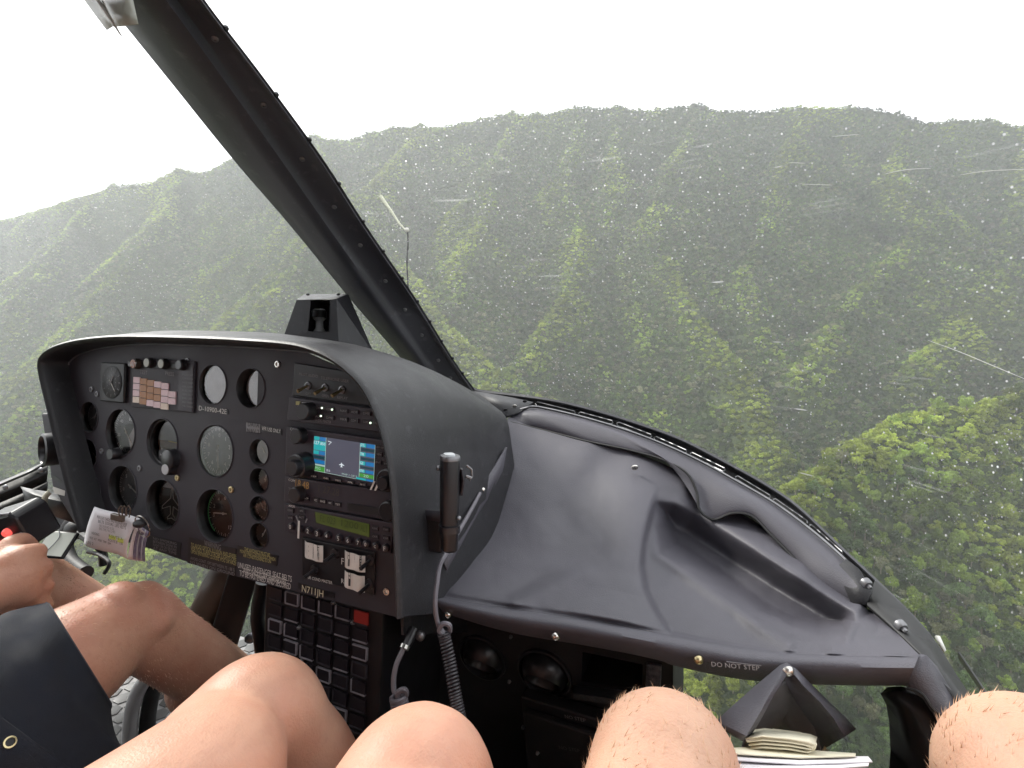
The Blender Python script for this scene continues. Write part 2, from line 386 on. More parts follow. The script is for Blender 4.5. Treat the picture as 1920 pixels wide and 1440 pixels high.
LEAF = [leaf_material('leaf_dark', (.060,.098,.024)), leaf_material('leaf_mid', (.135,.190,.030)), leaf_material('leaf_yellow', (.215,.262,.040)), leaf_material('leaf_grey', (.115,.120,.060))]
BARK = mat('bark', (.16,.13,.10), .85, var=.3, vscale=.8)
def crown_mesh(name, nb, nl, ls, mt, seed, flat=1.05):
    r = np.random.default_rng(seed); vs = []; fs = []
    blobs = []
    for i in range(nb):
        a = r.uniform(0, 2*math.pi); q = math.sqrt(r.uniform(0, 1))*.72; z = r.uniform(-.45, .75)*(1-q*.6)*flat
        blobs.append((q*math.cos(a), q*math.sin(a), z, r.uniform(.22, .42)))
    P0 = []
    for i in range(nl):
        bx, by, bz, br = blobs[r.integers(nb)]
        d = r.normal(size=3); d /= np.linalg.norm(d); d[2] = abs(d[2])*.9-.15*r.uniform() if r.uniform() < .8 else d[2]
        c = np.array([bx, by, bz]) + d*br*r.uniform(.75, 1.08)
        n = d + r.normal(size=3)*.55; n /= np.linalg.norm(n)
        t = np.cross(n, r.normal(size=3)); t /= np.linalg.norm(t); bt = np.cross(n, t); s = ls*r.uniform(.6, 1.4)
        k = len(vs); w = s*r.uniform(.45, .8)
        vs += [tuple(c-t*s), tuple(c+bt*w), tuple(c+t*s), tuple(c-bt*w)]; fs.append((k, k+1, k+2, k+3))
    me = bpy.data.meshes.new(name); me.from_pydata(vs, [], fs); me.materials.append(mt); me.update(); return me
def trunk_mesh(seed):
    r = np.random.default_rng(seed); b = MB()
    b.tube([(0,0,-1.7),(.03,.02,-.9),(.0,-.03,-.2),(.05,0,.2)], [.075,.055,.04,.015], 6)
    for i in range(5):
        a = i*1.256+r.uniform(0,.5); b.tube([(0,0,-.7+i*.12),(.25*math.cos(a),.25*math.sin(a),-.3+i*.06),(.55*math.cos(a),.55*math.sin(a),.0+i*.03)], [.03,.02,.006], 5)
    return b.mesh('trunk', BARK)
# candidates over the seen slopes
SP = 4.1
gx, gy = np.meshgrid(np.arange(-1600, 1050, SP), np.arange(-60, 1300, SP))
gx = gx.ravel()+rng.uniform(-SP*.48, SP*.48, gx.size); gy = gy.ravel()+rng.uniform(-SP*.48, SP*.48, gy.size)
rr = np.hypot(gx, gy); aa = A0-np.arctan2(gy, gx); aa = (aa+math.pi) % (2*math.pi)-math.pi
k = (np.abs(aa) < 1.02) & (rr > 110) & (rr < 1750); gx, gy, rr, aa = gx[k], gy[k], rr[k], aa[k]
gz = height(gx, gy)
el = Zt/np.maximum(RD, 1); hor = np.maximum.accumulate(el[:, :], axis=1)
ai = np.clip(np.searchsorted(az[:-1], aa), 0, nA-1); ri = np.clip(np.searchsorted(rad, rr-25), 1, nR-1)
vis = (gz+9)/rr >= hor[ai, ri-1]-.004
gx, gy, gz, rr = gx[vis], gy[vis], gz[vis], rr[vis]
Rt = np.array(CR.transposed()); q = Rt @ np.stack([gx, gy, gz]); PX = 960+FPX*q[0]/np.maximum(-q[2], 1); PY = 720-FPX*q[1]/np.maximum(-q[2], 1)
k = (-q[2] > 20) & (PX > -350) & (PX < 2270) & (PY < 1750); gx, gy, gz, rr, PX, PY, ZD = gx[k], gy[k], gz[k], rr[k], PX[k], PY[k], -q[2][k]
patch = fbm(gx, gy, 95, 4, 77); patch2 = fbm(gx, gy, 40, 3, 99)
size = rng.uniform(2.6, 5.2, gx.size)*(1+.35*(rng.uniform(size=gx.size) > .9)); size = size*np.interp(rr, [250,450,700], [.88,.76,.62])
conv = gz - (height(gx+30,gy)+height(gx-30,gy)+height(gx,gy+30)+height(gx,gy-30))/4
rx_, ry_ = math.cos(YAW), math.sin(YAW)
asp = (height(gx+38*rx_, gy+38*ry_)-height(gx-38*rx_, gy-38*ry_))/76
lit = .95*patch + .40*patch2 + np.clip(conv/15, -.5, .45) + .50*np.clip(asp, -.8, .8) - .34*np.clip((430-rr)/120, 0, 1) + rng.normal(size=gx.size)*.22 - .45*np.clip((rr-450)/500, 0, 1) + .12  # random patches, plus left-flank light and gully shade painted through tree kinds
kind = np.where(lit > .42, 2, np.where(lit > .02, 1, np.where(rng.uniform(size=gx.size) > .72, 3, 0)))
# the trees nearest to the helicopter and in view: things of their own
def open_view(px, py):
    s = np.zeros(px.shape, bool)
    edge = np.interp(px, [880,1060,1260,1420,1580,1700,1850,1920], [728,760,842,945,1075,1195,1360,1440])
    s |= (px > 880) & (px < 1925) & (py < edge) & (py > 600)
    s |= (px > 1260) & (px < 1680) & (py > 1250) & (py < 1440)
    s |= (px > 190) & (px < 400) & (py > 1030) & (py < 1150)
    s |= (px > 0) & (px < 75) & (py > 600) & (py < 880)
    return s
cand = np.where(open_view(PX, PY-size/2/ZD*1000))[0]
cand = cand[np.argsort(-size[cand]/ZD[cand])][:300]
near = np.zeros(gx.size, bool); near[cand] = True
NEARM = [[crown_mesh('crown', 19, 2600, .062, LEAF[c], 100+c*7+s, 1.0) for s in range(2)] for c in range(4)]
TRUNKS = [trunk_mesh(3), trunk_mesh(8)]
CN = ['deep green', 'fresh green', 'yellow green', 'greyish green']
def where(px, py, z):
    if px < 900: return 'seen low on the left beside the instrument panel' if px < 100 else 'seen below the instrument panel edge'
    if px < 1700 and py > 1200: return 'seen through the opening below the dash pad'
    if px > 1650 and py > 1000: return 'on the near slope by the lower right windscreen edge'
    if px > 1420 and py > 780: return 'on the near hillside beyond the curved sill'
    if px > 1420: return 'on the slope to the right across the ravine'
    return 'on the lower slope just above the windscreen sill'
for j in cand:
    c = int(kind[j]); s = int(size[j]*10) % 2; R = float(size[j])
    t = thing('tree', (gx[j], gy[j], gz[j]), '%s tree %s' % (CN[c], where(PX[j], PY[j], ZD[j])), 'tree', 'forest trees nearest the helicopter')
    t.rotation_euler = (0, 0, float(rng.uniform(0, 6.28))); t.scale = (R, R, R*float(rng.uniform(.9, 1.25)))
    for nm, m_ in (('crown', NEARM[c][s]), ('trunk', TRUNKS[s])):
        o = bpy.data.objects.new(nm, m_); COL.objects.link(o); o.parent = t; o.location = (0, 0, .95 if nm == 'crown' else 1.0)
# the rest of the forest: one object
fc = bpy.data.collections.new('forest_kinds'); kinds = []
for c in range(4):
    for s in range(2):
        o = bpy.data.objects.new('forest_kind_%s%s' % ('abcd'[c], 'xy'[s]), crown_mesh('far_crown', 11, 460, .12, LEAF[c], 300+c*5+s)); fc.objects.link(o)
far = ~near
me = bpy.data.meshes.new('forest'); n_ = int(far.sum()); me.vertices.add(n_)
me.vertices.foreach_set('co', np.stack([gx[far], gy[far], gz[far]+size[far]*.55], -1).ravel())
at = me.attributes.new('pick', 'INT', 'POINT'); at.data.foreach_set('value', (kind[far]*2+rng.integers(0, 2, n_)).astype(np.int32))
at = me.attributes.new('size', 'FLOAT', 'POINT'); at.data.foreach_set('value', size[far].astype(np.float32))
at = me.attributes.new('turn', 'FLOAT', 'POINT'); at.data.foreach_set('value', rng.uniform(0, 6.28, n_).astype(np.float32))
forest = link('forest', me); tag(forest, 'dense green rainforest covering the slopes up to the ridge', 'forest', kind='stuff')
ng = bpy.data.node_groups.new('scatter_forest', 'GeometryNodeTree')
ng.interface.new_socket('Geometry', in_out='INPUT', socket_type='NodeSocketGeometry'); ng.interface.new_socket('Geometry', in_out='OUTPUT', socket_type='NodeSocketGeometry')
N = ng.nodes; L = ng.links; gi = N.new('NodeGroupInput'); go = N.new('NodeGroupOutput')
ci = N.new('GeometryNodeCollectionInfo'); ci.inputs['Collection'].default_value = fc; ci.inputs['Separate Children'].default_value = True; ci.inputs['Reset Children'].default_value = True
ip = N.new('GeometryNodeInstanceOnPoints'); ip.inputs['Pick Instance'].default_value = True
def attr(nm, ty):
    a = N.new('GeometryNodeInputNamedAttribute'); a.data_type = ty; a.inputs['Name'].default_value = nm; return a.outputs[0]
L.new(gi.outputs[0], ip.inputs['Points']); L.new(ci.outputs[0], ip.inputs['Instance']); L.new(attr('pick','INT'), ip.inputs['Instance Index'])
L.new(attr('size','FLOAT'), ip.inputs['Scale']); cx = N.new('ShaderNodeCombineXYZ'); L.new(attr('turn','FLOAT'), cx.inputs[2]); L.new(cx.outputs[0], ip.inputs['Rotation'])
L.new(ip.outputs[0], go.inputs[0]); forest.modifiers.new('scatter', 'NODES').node_group = ng
# ------------------------------------------------------------------ valley haze
HAZE = True
if HAZE:
    b = MB(); zt = float(max(Zt.max(), gz.max()+12))+20; b.box(IDF, -5400, 5400, -5400, 5400, float(Zt.min())-1, zt)
    hm = bpy.data.materials.new('haze_air'); hm.use_nodes = True; n = hm.node_tree; n.nodes.clear()
    o_ = n.nodes.new('ShaderNodeOutputMaterial'); pv = n.nodes.new('ShaderNodeVolumePrincipled')
    pv.inputs['Color'].default_value = (.93,.95,1,1); pv.inputs['Density'].default_value = .00022; pv.inputs['Anisotropy'].default_value = .3
    n.links.new(pv.outputs[0], o_.inputs['Volume'])
    hz = b.build('haze', hm, smooth=False, org=(0,0,0)); tag(hz, 'pale damp air filling the valley before the ridge', 'haze', kind='stuff')
# ------------------------------------------------------------------ cabin shell: floor, roof, rear wall (they also keep the light out as in the aircraft)
FLZ = -0.80
def slab(name, pts, z0, z1, m):
    b = MB(); b.prism([(x,y,z0) for x,y in pts], [(x,y,z1) for x,y in pts]); return struct(b.build(name, m, smooth=False, bevel=.003))
# studded floor: hexagonal raised pads
FL = slab('cabin_floor', [(-1.62,-1.0),(.42,-1.0),(.42,.40),(-.10,.45),(-.10,.98),(-.70,1.13),(-1.0,1.12),(-1.0,.92),(-1.62,.86)], FLZ-.03, FLZ, mat('floor_rubber', (.20,.20,.20), .6, var=.3, vscale=25, bump=.15))
b = MB(); hx = mat('floor_stud', (.055,.057,.056), .5, var=.3, vscale=20); R = .0192
i = 0
for j in range(0, 27):
    for i in range(0, 46):
        x = -1.40+i*.040+(j % 2)*.020; y = .22+j*.0346
        if y > 1.10 or (y > .90 and x < -.99) or (x > -.12 and y > .43): continue
        b.lathe(IDF, x, y, [(R, FLZ+.0003), (R-.001, FLZ+.0018), (R-.004, FLZ+.0022)], 6, cap1=True)
st = b.build('raised_stud', hx, FL, org=WL[FL.name]) if False else link('raised_stud', b.mesh('raised_stud', hx, WL['cabin_floor'], ang=20), FL, WL['cabin_floor'])
st['kind'] = 'stuff'
lin = mat('cabin_lining', (.10,.10,.105), .85, bump=.2, bscale=200)
slab('cabin_roof', [(-1.62,-1.1),(.42,-1.1),(.42,.12),(.30,.20),(-1.45,.20),(-1.62,.12)], .52, .60, lin)
slab('rear_bulkhead', [(-1.62,-1.1),(.42,-1.1),(.42,-1.02),(-1.62,-1.02)], FLZ, .52, lin)
for x0, x1 in ((-1.64,-1.60), (.40,.44)):
    slab('door_pillar', [(x0,-1.1),(x1,-1.1),(x1,-.40),(x0,-.40)], FLZ, .52, lin)
    slab('door_sill', [(x0,-.40),(x1,-.40),(x1,.30),(x0,.30)], FLZ-.03, FLZ+.10, lin)
# bench seats the three people sit on
for x0, x1, lb in ((-1.50,-.80,'black cloth seat under the pilot at the left'), (-.62,-.17,'black cloth seat under the smooth bare legs in the middle'), (-.15,.34,'black cloth seat under the hairy legs at the right')):
    t = thing('seat', ((x0+x1)/2, -.2, FLZ), lb, 'seat', 'front row seats')
    b = MB(); b.box(IDF, x0, x1, -.42, .10, FLZ, -.50); b.build('cushion', M['seat'], t, bevel=.02)
    b = MB(); b.bar(((x0+x1)/2,-.36,-.50), ((x0+x1)/2,-.52,.22), x1-x0, .08, (0,1,0)); b.build('backrest', M['seat'], t, bevel=.02)

# ------------------------------------------------------------------ centre post of the windscreen
SEC = [((110,-110),(165,-110),(235,-110),(315,-110),.52), ((196,0),(256,0),(316,0),(384,0),.58), ((317,150),(376,150),(424,150),(498,150),.68),
       ((438,300),(492,300),(530,300),(607,300),.80), ((550,430),(592,430),(620,430),(691,430),.92), ((656,560),(690,560),(712,560),(780,560),1.03),
       ((757,678),(778,678),(795,678),(853,678),1.13), ((826,765),(838,765),(850,765),(905,750),1.21)]
def post_lines():
    rows = []
    for L_, A_, B_, R_, Z in SEC:
        w_ = .05
        pt = lambda q, dz: P(q[0], q[1], Z+dz)
        mid = lambda a, c, f: (a[0]+(c[0]-a[0])*f, a[1]+(c[1]-a[1])*f)
        rows.append([pt(mid(L_,R_,.55),.055), pt(mid(L_,A_,.02),.040), pt(L_,.034), pt(mid(L_,A_,.5),.017), pt(A_,.002), pt(mid(A_,B_,.5),-.003), pt(mid(A_,B_,.92),0), pt(mid(B_,R_,.10),.010), pt(mid(B_,R_,.24),.015), pt(mid(B_,R_,.80),.017), pt(mid(B_,R_,.83),.012), pt(mid(B_,R_,.90),.012), pt(mid(B_,R_,.93),.018), pt(R_,.019), pt(R_,.042)])
    return rows
rows = post_lines(); cols = [curve([r[j] for r in rows], 42) for j in range(len(rows[0]))]
post = thing('windscreen_post', cols[6][-1], 'black metal centre post running diagonally between the windscreen panes', 'post')
b = MB(); b.loft([[c[i] for c in cols] for i in range(42)], True); b.build('channel', M['post'], post, ang=50)
# heads of the fasteners in the right flange
def screw(F, u, v, h, r, m, parent, name='screw'):
    b = MB(); b.lathe(F, u, v, [(r, h), (r*.98, h+r*.25), (r*.6, h+r*.5), (r*.35, h+r*.5), (r*.3, h+r*.15)], 14, cap1=True)
    return b.build(name, m, parent)
def line_at(px, py, cset):
    best = None
    for i in range(41):
        for f in (0, .25, .5, .75):
            p = cset[i].lerp(cset[i+1], f); q = proj(p); d = abs(q[1]-py)
            if best is None or d < best[0]: best = (d, p, i)
    return best[1], best[2]
flm = [cols[8][i].lerp(cols[9][i], .45) for i in range(42)]
for px, py in ((330,-30),(407,75),(494,197),(569,300),(631,387),(685,462),(731,526),(770,582),(803,630),(834,676),(857,708)):
    p, i = line_at(px, py, flm); tx = (cols[9][i]-cols[8][i]).normalized(); ty = (cols[8][min(i+1,41)]-cols[8][max(i-1,0)]).normalized()
    F = Frame(p, tx, ty);
    if F.n.dot(p) > 0: F = Frame(p, ty, tx)
    screw(F, 0, 0, 0, .0042, M['steel'], post, 'fastener')
edge = [cols[13][i] for i in range(42)]
for py in (52,178,262,345,415,470,520,565,605,640,672,700):
    p, i = line_at(0, py, edge); b = MB(); b.ell(p, (.0036,.0036,.0036), 8); b.build('edge_nut', M['black'], post)
# folded clear document holder clipped to the head of the post
hold = thing('document_holder', P(215,20,.55), 'torn clear plastic document holder hanging at the head of the windscreen post', 'holder')
b = MB()
b.loft([[P(x,y,z) for x,y,z in r] for r in (
  [(140,-40,.60),(182,-40,.585),(192,-40,.57),(240,-40,.55),(256,-40,.553)], [(160,0,.60),(186,0,.586),(197,0,.57),(238,0,.55),(250,0,.553)],
  [(180,27,.60),(196,25,.588),(209,25,.57),(232,25,.552),(256,28,.553)], [(202,56,.60),(211,50,.59),(221,50,.572),(234,49,.556),(260,46,.553)])])
o = b.build('sleeve', M['foil'], hold); o.modifiers.new('thick', 'SOLIDIFY').thickness = .0015
b = MB(); b.tube([P(183,0,.575),P(196,18,.575),(P(210,40,.573)),P(228,68,.575)], [.0018,.0022,.0016,.0006], 6); b.build('fold', M['tape'], hold)

# ------------------------------------------------------------------ curved windscreen sill (frame), both sides
OUT = [(878,722,1.215),(905,731,1.20),(965,738,1.165),(1042,749,1.115),(1120,768,1.065),(1198,792,1.015),(1277,821,.965),(1350,858,.915),(1437,906,.86),(1500,950,.815),(1581,1027,.755),(1631,1073,.715),(1700,1140,.66),(1753,1200,.615),(1800,1275,.57),(1845,1341,.53),(1912,1440,.49),(1990,1560,.45)]
def off_line(pts, dpx, dz):
    r = []
    for i, (x, y, z) in enumerate(pts):
        x0, y0, _ = pts[max(i-1,0)]; x1, y1, _ = pts[min(i+1,len(pts)-1)]; L_ = math.hypot(x1-x0, y1-y0); nx_, ny_ = -(y1-y0)/L_, (x1-x0)/L_
        k = dpx*1.0/z/1.2 if False else dpx
        r.append((x+nx_*k, y+ny_*k, z+dz))
    return r
def dense(pts, n): return [tuple(interp(pts, i/(n-1))) for i in range(n)]
OD = dense(OUT, 90)
def wl(pts): return [P(*q) for q in pts]
sill = thing('windscreen_sill', P(1340,888,.9), 'black metal sill curving along the lower edge of the right windscreen', 'frame')
prof = [(0,.02),(0,0),(4,-.004),(6,-.003),(7,.004),(10,.010),(12,.010)]
b = MB(); L_ = [wl(off_line(OD, d, z)) for d, z in prof]; b.loft([[l[i] for l in L_] for i in range(90)]); o = b.build('outer_rail', M['frame'], sill, ang=35)
o.modifiers.new('thick','SOLIDIFY').thickness = .003
prof = [(8,.010),(20,.012),(30,.010)]
b = MB(); L_ = [wl(off_line(OD, d, z)) for d, z in prof]; b.loft([[l[i] for l in L_] for i in range(90)]); b.build('seal_gap', M['rubber'], sill).modifiers.new('thick','SOLIDIFY').thickness = .003
# light metal slot edges of the defroster strip
slots = [((1008,752),(1077,769)),((1089,771),(1148,787)),((1161,790),(1221,813)),((1231,817),(1287,842)),((1299,847),(1359,876)),((1384,891),(1444,927)),((1455,934),(1514,975)),((1523,983),(1580,1033))]
def near_depth(px, py):
    return min(OD, key=lambda q: (q[0]-px)**2+(q[1]-py)**2)[2]
for (a, c) in slots:
    # rounded long loop
    ax_, ay_ = a; cx_, cy_ = c; L2 = math.hypot(cx_-ax_, cy_-ay_); ux, uy = (cx_-ax_)/L2, (cy_-ay_)/L2; nx_, ny_ = -uy, ux; hw = 3.4
    loop = []
    for t in np.linspace(0, 1, 8): loop.append((ax_+ux*L2*t+nx_*-hw, ay_+uy*L2*t+ny_*-hw))
    loop.append((cx_+ux*3, cy_+uy*3))
    for t in np.linspace(1, 0, 8): loop.append((ax_+ux*L2*t+nx_*hw, ay_+uy*L2*t+ny_*hw))
    loop.append((ax_-ux*3, ay_-uy*3)); loop.append(loop[0])
    b = MB(); b.tube([P(x+nx_*5, y+ny_*5, near_depth(x, y)-.010) for x, y in loop], .0009, 5, False); b.build('slot_edge', M['steel'], sill)
TB = [(958,776,1.11),(985,768,1.10),(1010,766,1.09),(1090,784,1.045),(1170,808,.995),(1240,834,.955),(1310,866,.91),(1385,907,.865),(1455,948,.82),(1525,1000,.77),(1582,1050,.725),(1612,1085,.70)]
b = MB(); t1 = dense(TB, 60)
b.tube([P(x, y-3, z-.003) for x, y, z in t1], .0022, 6); b.build('strip_edge', M['steel'], sill)
# screws along the aft part of the sill
for px, py, Z in ((1627,1097,.66),(1692,1177,.605),(1761,1270,.55)):
    F = Frame(P(px,py,Z), CR@Vector((.8,-.6,0)), CR@Vector((.5,.6,.3))); F2 = Frame(P(px,py,Z), CR@Vector((1,.1,0)), CR@Vector((0,.9,.35)))
    b = MB(); b.lathe(F2, 0, 0, [(.0065,-.006),(.0065,-.001),(.005,.0015),(.0035,.0015)], 16, cap1=True); b.lathe(F2, 0, 0, [(.0028,.0015),(.0028,.005),(.002,.006)], 6, cap1=True); b.build('bolt', M['steel'], sill)

# dark curved trim under the defroster strip, with the wavy lower border
LB = [(955,790,1.085),(1010,803,1.06),(1100,826,1.0),(1180,843,.955),(1240,860,.92),(1286,884,.885),(1306,920,.865),(1312,955,.85),(1338,973,.84),(1375,961,.825),(1412,968,.81),(1446,1002,.785),(1487,1044,.755),(1531,1092,.72),(1587,1128,.69),(1625,1136,.67)]
tr = thing('dash_trim', P(1300,880,.85), 'dark curved padded trim with wavy border under the windscreen sill', 'trim')
lb = dense(LB, 110); tb = dense(TB, 110)
secs = []
for i in range(110):
    a = np.array(tb[i]); c = np.array(lb[i]); row = []; wid = math.hypot(*(c-a)[:2])
    f_ = float(np.interp(c[0], [1150,1250,1400,1500,1625], [.22,.28,.42,.42,.35])); pk = -.013*min(1, wid/45)
    for s_ in (0,.03,.08,.15,.22,.3,.38,.46,.54,.6,.66,.72,.78,.84,.9,.95,1):
        q = a*(1-s_)+c*s_
        q[2] += pk*(math.sin(.5*math.pi*s_/f_) if s_ < f_ else math.cos(.5*math.pi*(s_-f_)/(1-f_))**.8)
        row.append(P(*q))
    q = c.copy(); q[2] += .03; row.append(P(*q)); q = c.copy(); q[1] += 22; q[2] += .05; row.append(P(*q)); secs.append(row)
b = MB(); b.loft(secs); o = b.build('trim_skin', M['pad'], tr, ang=60)
b = MB(); b.tube([P(x, y+1, z-.002) for x, y, z in lb], .0020, 6); b.build('piping', M['rubber'], tr)
# end bracket of the trim and the gusset by the post
b = MB(); b.add([P(1570,1066,.715),P(1588,1050,.715),P(1612,1068,.695),P(1636,1108,.668),P(1626,1136,.662),P(1598,1134,.675)], [(0,1,2,3,4,5)]); b.build('end_plate', M['hood'], tr).modifiers.new('thick','SOLIDIFY').thickness=.003
g = thing('corner_gusset', P(950,765,1.1), 'dark riveted metal gusset between hood and windscreen sill', 'bracket')
b = MB(); b.add([P(885,735,1.19),P(960,748,1.15),P(1000,757,1.12),P(975,775,1.09),P(945,785,1.09),P(900,752,1.14)], [(0,1,2,3,4,5)]); b.build('plate', M['hood'], g).modifiers.new('thick','SOLIDIFY').thickness=.004
for px, py in ((965,761),(948,768),(984,752)):
    F = Frame(P(px,py,1.10), CR@Vector((1,0,0)), CR@Vector((0,.6,.8))); screw(F, 0, 0, 0, .0045, M['silver'] if px == 965 else M['black'], g)

# ------------------------------------------------------------------ windscreen panes (dusty, rain-spotted)
def windscreen_material(name, streak):
    m = bpy.data.materials.new(name); m.use_nodes = True; n = m.node_tree; n.nodes.clear(); L = n.links
    o = n.nodes.new('ShaderNodeOutputMaterial'); tc = n.nodes.new('ShaderNodeTexCoord')
    tr_ = n.nodes.new('ShaderNodeBsdfTransparent'); tr_.inputs[0].default_value = (.955,.965,.955,1)
    gl = n.nodes.new('ShaderNodeBsdfGlossy'); gl.inputs['Roughness'].default_value = .05
    df = n.nodes.new('ShaderNodeBsdfDiffuse'); df.inputs[0].default_value = (.80,.80,.78,1)
    tl = n.nodes.new('ShaderNodeBsdfTranslucent'); tl.inputs[0].default_value = (.80,.80,.80,1)
    dirt = n.nodes.new('ShaderNodeMixShader'); dirt.inputs[0].default_value = .65; L.new(df.outputs[0], dirt.inputs[1]); L.new(tl.outputs[0], dirt.inputs[2])
    fr = n.nodes.new('ShaderNodeFresnel'); fr.inputs[0].default_value = 1.45
    mf = n.nodes.new('ShaderNodeMath'); mf.operation = 'MULTIPLY'; mf.inputs[1].default_value = .12; L.new(fr.outputs[0], mf.inputs[0])
    g1 = n.nodes.new('ShaderNodeMixShader'); L.new(mf.outputs[0], g1.inputs[0]); L.new(tr_.outputs[0], g1.inputs[1]); L.new(gl.outputs[0], g1.inputs[2])
    def dots(scale, r0, keep, amp, stretch=None, seed=0):
        mp = n.nodes.new('ShaderNodeMapping'); mp.inputs['Scale'].default_value = stretch or (1,1,1); mp.inputs['Location'].default_value = (seed*3.1, seed*1.7, seed)
        L.new(tc.outputs['Object'], mp.inputs[0])
        v = n.nodes.new('ShaderNodeTexVoronoi'); v.inputs['Scale'].default_value = scale; L.new(mp.outputs[0], v.inputs['Vector'])
        sp = n.nodes.new('ShaderNodeSeparateColor'); L.new(v.outputs['Color'], sp.inputs[0])
        rad_ = n.nodes.new('ShaderNodeMath'); rad_.operation = 'MULTIPLY'; rad_.inputs[1].default_value = r0; L.new(sp.outputs[0], rad_.inputs[0])
        lt = n.nodes.new('ShaderNodeMapRange'); lt.inputs[3].default_value = 1; lt.inputs[4].default_value = 0
        L.new(v.outputs['Distance'], lt.inputs[0]); L.new(rad_.outputs[0], lt.inputs[2])
        hf = n.nodes.new('ShaderNodeMath'); hf.operation = 'MULTIPLY'; hf.inputs[1].default_value = .6; L.new(rad_.outputs[0], hf.inputs[0]); L.new(hf.outputs[0], lt.inputs[1])
        kp = n.nodes.new('ShaderNodeMath'); kp.operation = 'LESS_THAN'; kp.inputs[1].default_value = keep; L.new(sp.outputs[1], kp.inputs[0])
        a = n.nodes.new('ShaderNodeMath'); a.operation = 'MULTIPLY'; L.new(lt.outputs[0], a.inputs[0]); L.new(kp.outputs[0], a.inputs[1])
        a2 = n.nodes.new('ShaderNodeMath'); a2.operation = 'MULTIPLY'; a2.inputs[1].default_value = amp; L.new(a.outputs[0], a2.inputs[0]); return a2.outputs[0]
    acc = None
    lay = [(140, .24, .8, .85), (78, .15, .62, 1.0), (250, .36, .7, .36)]
    outs = [dots(*l, seed=i+1) for i, l in enumerate(lay)]
    if streak: outs += [dots(55, .12, .22, .75, stretch=(.14,.14,1.6), seed=6), dots(120, .30, .4, .22, stretch=(.06,.06,1.5), seed=9)]
    for q in outs:
        if acc is None: acc = q
        else:
            mx = n.nodes.new('ShaderNodeMath'); mx.operation = 'MAXIMUM'; L.new(acc, mx.inputs[0]); L.new(q, mx.inputs[1]); acc = mx.outputs[0]
    # spots and dust get thinner low on the pane, where it is wiped
    sx = n.nodes.new('ShaderNodeSeparateXYZ'); L.new(tc.outputs['Object'], sx.inputs[0])
    no = n.nodes.new('ShaderNodeTexNoise'); no.inputs['Scale'].default_value = 3.5; no.inputs['Detail'].default_value = 4; L.new(tc.outputs['Object'], no.inputs['Vector'])
    zr = n.nodes.new('ShaderNodeMapRange'); zr.inputs[1].default_value = -.12; zr.inputs[2].default_value = .16; zr.inputs[3].default_value = .16; zr.inputs[4].default_value = 1.0
    L.new(sx.outputs[2], zr.inputs[0])
    nr = n.nodes.new('ShaderNodeMapRange'); nr.inputs[1].default_value = .3; nr.inputs[2].default_value = .65; nr.inputs[3].default_value = .55; nr.inputs[4].default_value = 1.1; L.new(no.outputs[0], nr.inputs[0])
    dens = n.nodes.new('ShaderNodeMath'); dens.operation = 'MULTIPLY'; L.new(zr.outputs[0], dens.inputs[0]); L.new(nr.outputs[0], dens.inputs[1])
    fa = n.nodes.new('ShaderNodeMath'); fa.operation = 'MULTIPLY'; L.new(acc, fa.inputs[0]); L.new(dens.outputs[0], fa.inputs[1])
    du = n.nodes.new('ShaderNodeMath'); du.operation = 'MULTIPLY'; du.inputs[1].default_value = .028; L.new(dens.outputs[0], du.inputs[0])
    tot = n.nodes.new('ShaderNodeMath'); tot.operation = 'MAXIMUM'; L.new(fa.outputs[0], tot.inputs[0]); L.new(du.outputs[0], tot.inputs[1])
    ms = n.nodes.new('ShaderNodeMixShader'); L.new(tot.outputs[0], ms.inputs[0]); L.new(g1.outputs[0], ms.inputs[1]); L.new(dirt.outputs[0], ms.inputs[2])
    L.new(ms.outputs[0], o.inputs[0]); return m
def bez(a, m_, c, t): return a*(1-t)**2+m_*(2*t*(1-t))+c*t*t
def pane(name, bottom, top, push, label, streak):
    n1, n2 = 48, 32; B_ = curve(bottom, n1); T_ = curve(top, n1); secs = []
    for j in range(n2):
        t = j/(n2-1); secs.append([bez(B_[i], (B_[i]+T_[i])/2+Vector(push)*(1-.35*abs(2*i/(n1-1)-1)), T_[i], t) for i in range(n1)])
    b = MB(); b.loft(secs); th = thing(name, tuple(B_[n1//2]), label, 'windscreen', 'windscreen panes')
    o = b.build('pane', windscreen_material(name+'_glass', streak), th, ang=80)
    return th, secs
right_b = [cols[13][-3]+Vector((0,.004,.0)), *wl([(q[0], q[1], q[2]+.006) for q in OUT[1:]]) ]
# the pane's top follows the roof edge, its left border follows the post
def along_post(k):  # right border points from sill up to roof
    return [cols[13][i]+Vector((.0,.006,.004)) for i in k]
def pane_grid(name, side_pts, bottom_pts, top_pts, far_pts, bulge, label, streak):
    """Coons patch between post side, sill, roof edge and door side, pushed outward"""
    n1, n2 = 60, 44
    Lc = curve(side_pts, n2); Rc = curve(far_pts, n2); Bc = curve(bottom_pts, n1); Tc = curve(top_pts, n1)
    secs = []
    for j in range(n2):
        t = j/(n2-1); row = []
        for i in range(n1):
            s = i/(n1-1)
            p = Lc[j]*(1-s)+Rc[j]*s + Bc[i]*(1-t)+Tc[i]*t - (Bc[0]*(1-s)*(1-t)+Bc[-1]*s*(1-t)+Tc[0]*(1-s)*t+Tc[-1]*s*t)
            p = p + Vector(bulge)*(16*s*(1-s)*t*(1-t))
            row.append(p)
        secs.append(row)
    b = MB(); b.loft(secs); th = thing(name, tuple(Bc[n1//2]), label, 'windscreen', 'windscreen panes')
    b.build('pane', windscreen_material(name+'_glass', streak), th, ang=80); return th, BVHTree.FromPolygons([Vector(v) for v in b.v], b.f)
roofF = Vector(cols[13][0])
side_r = [cols[13][i]+Vector((0,.008,.004)) for i in (39,32,24,16,8,0)]
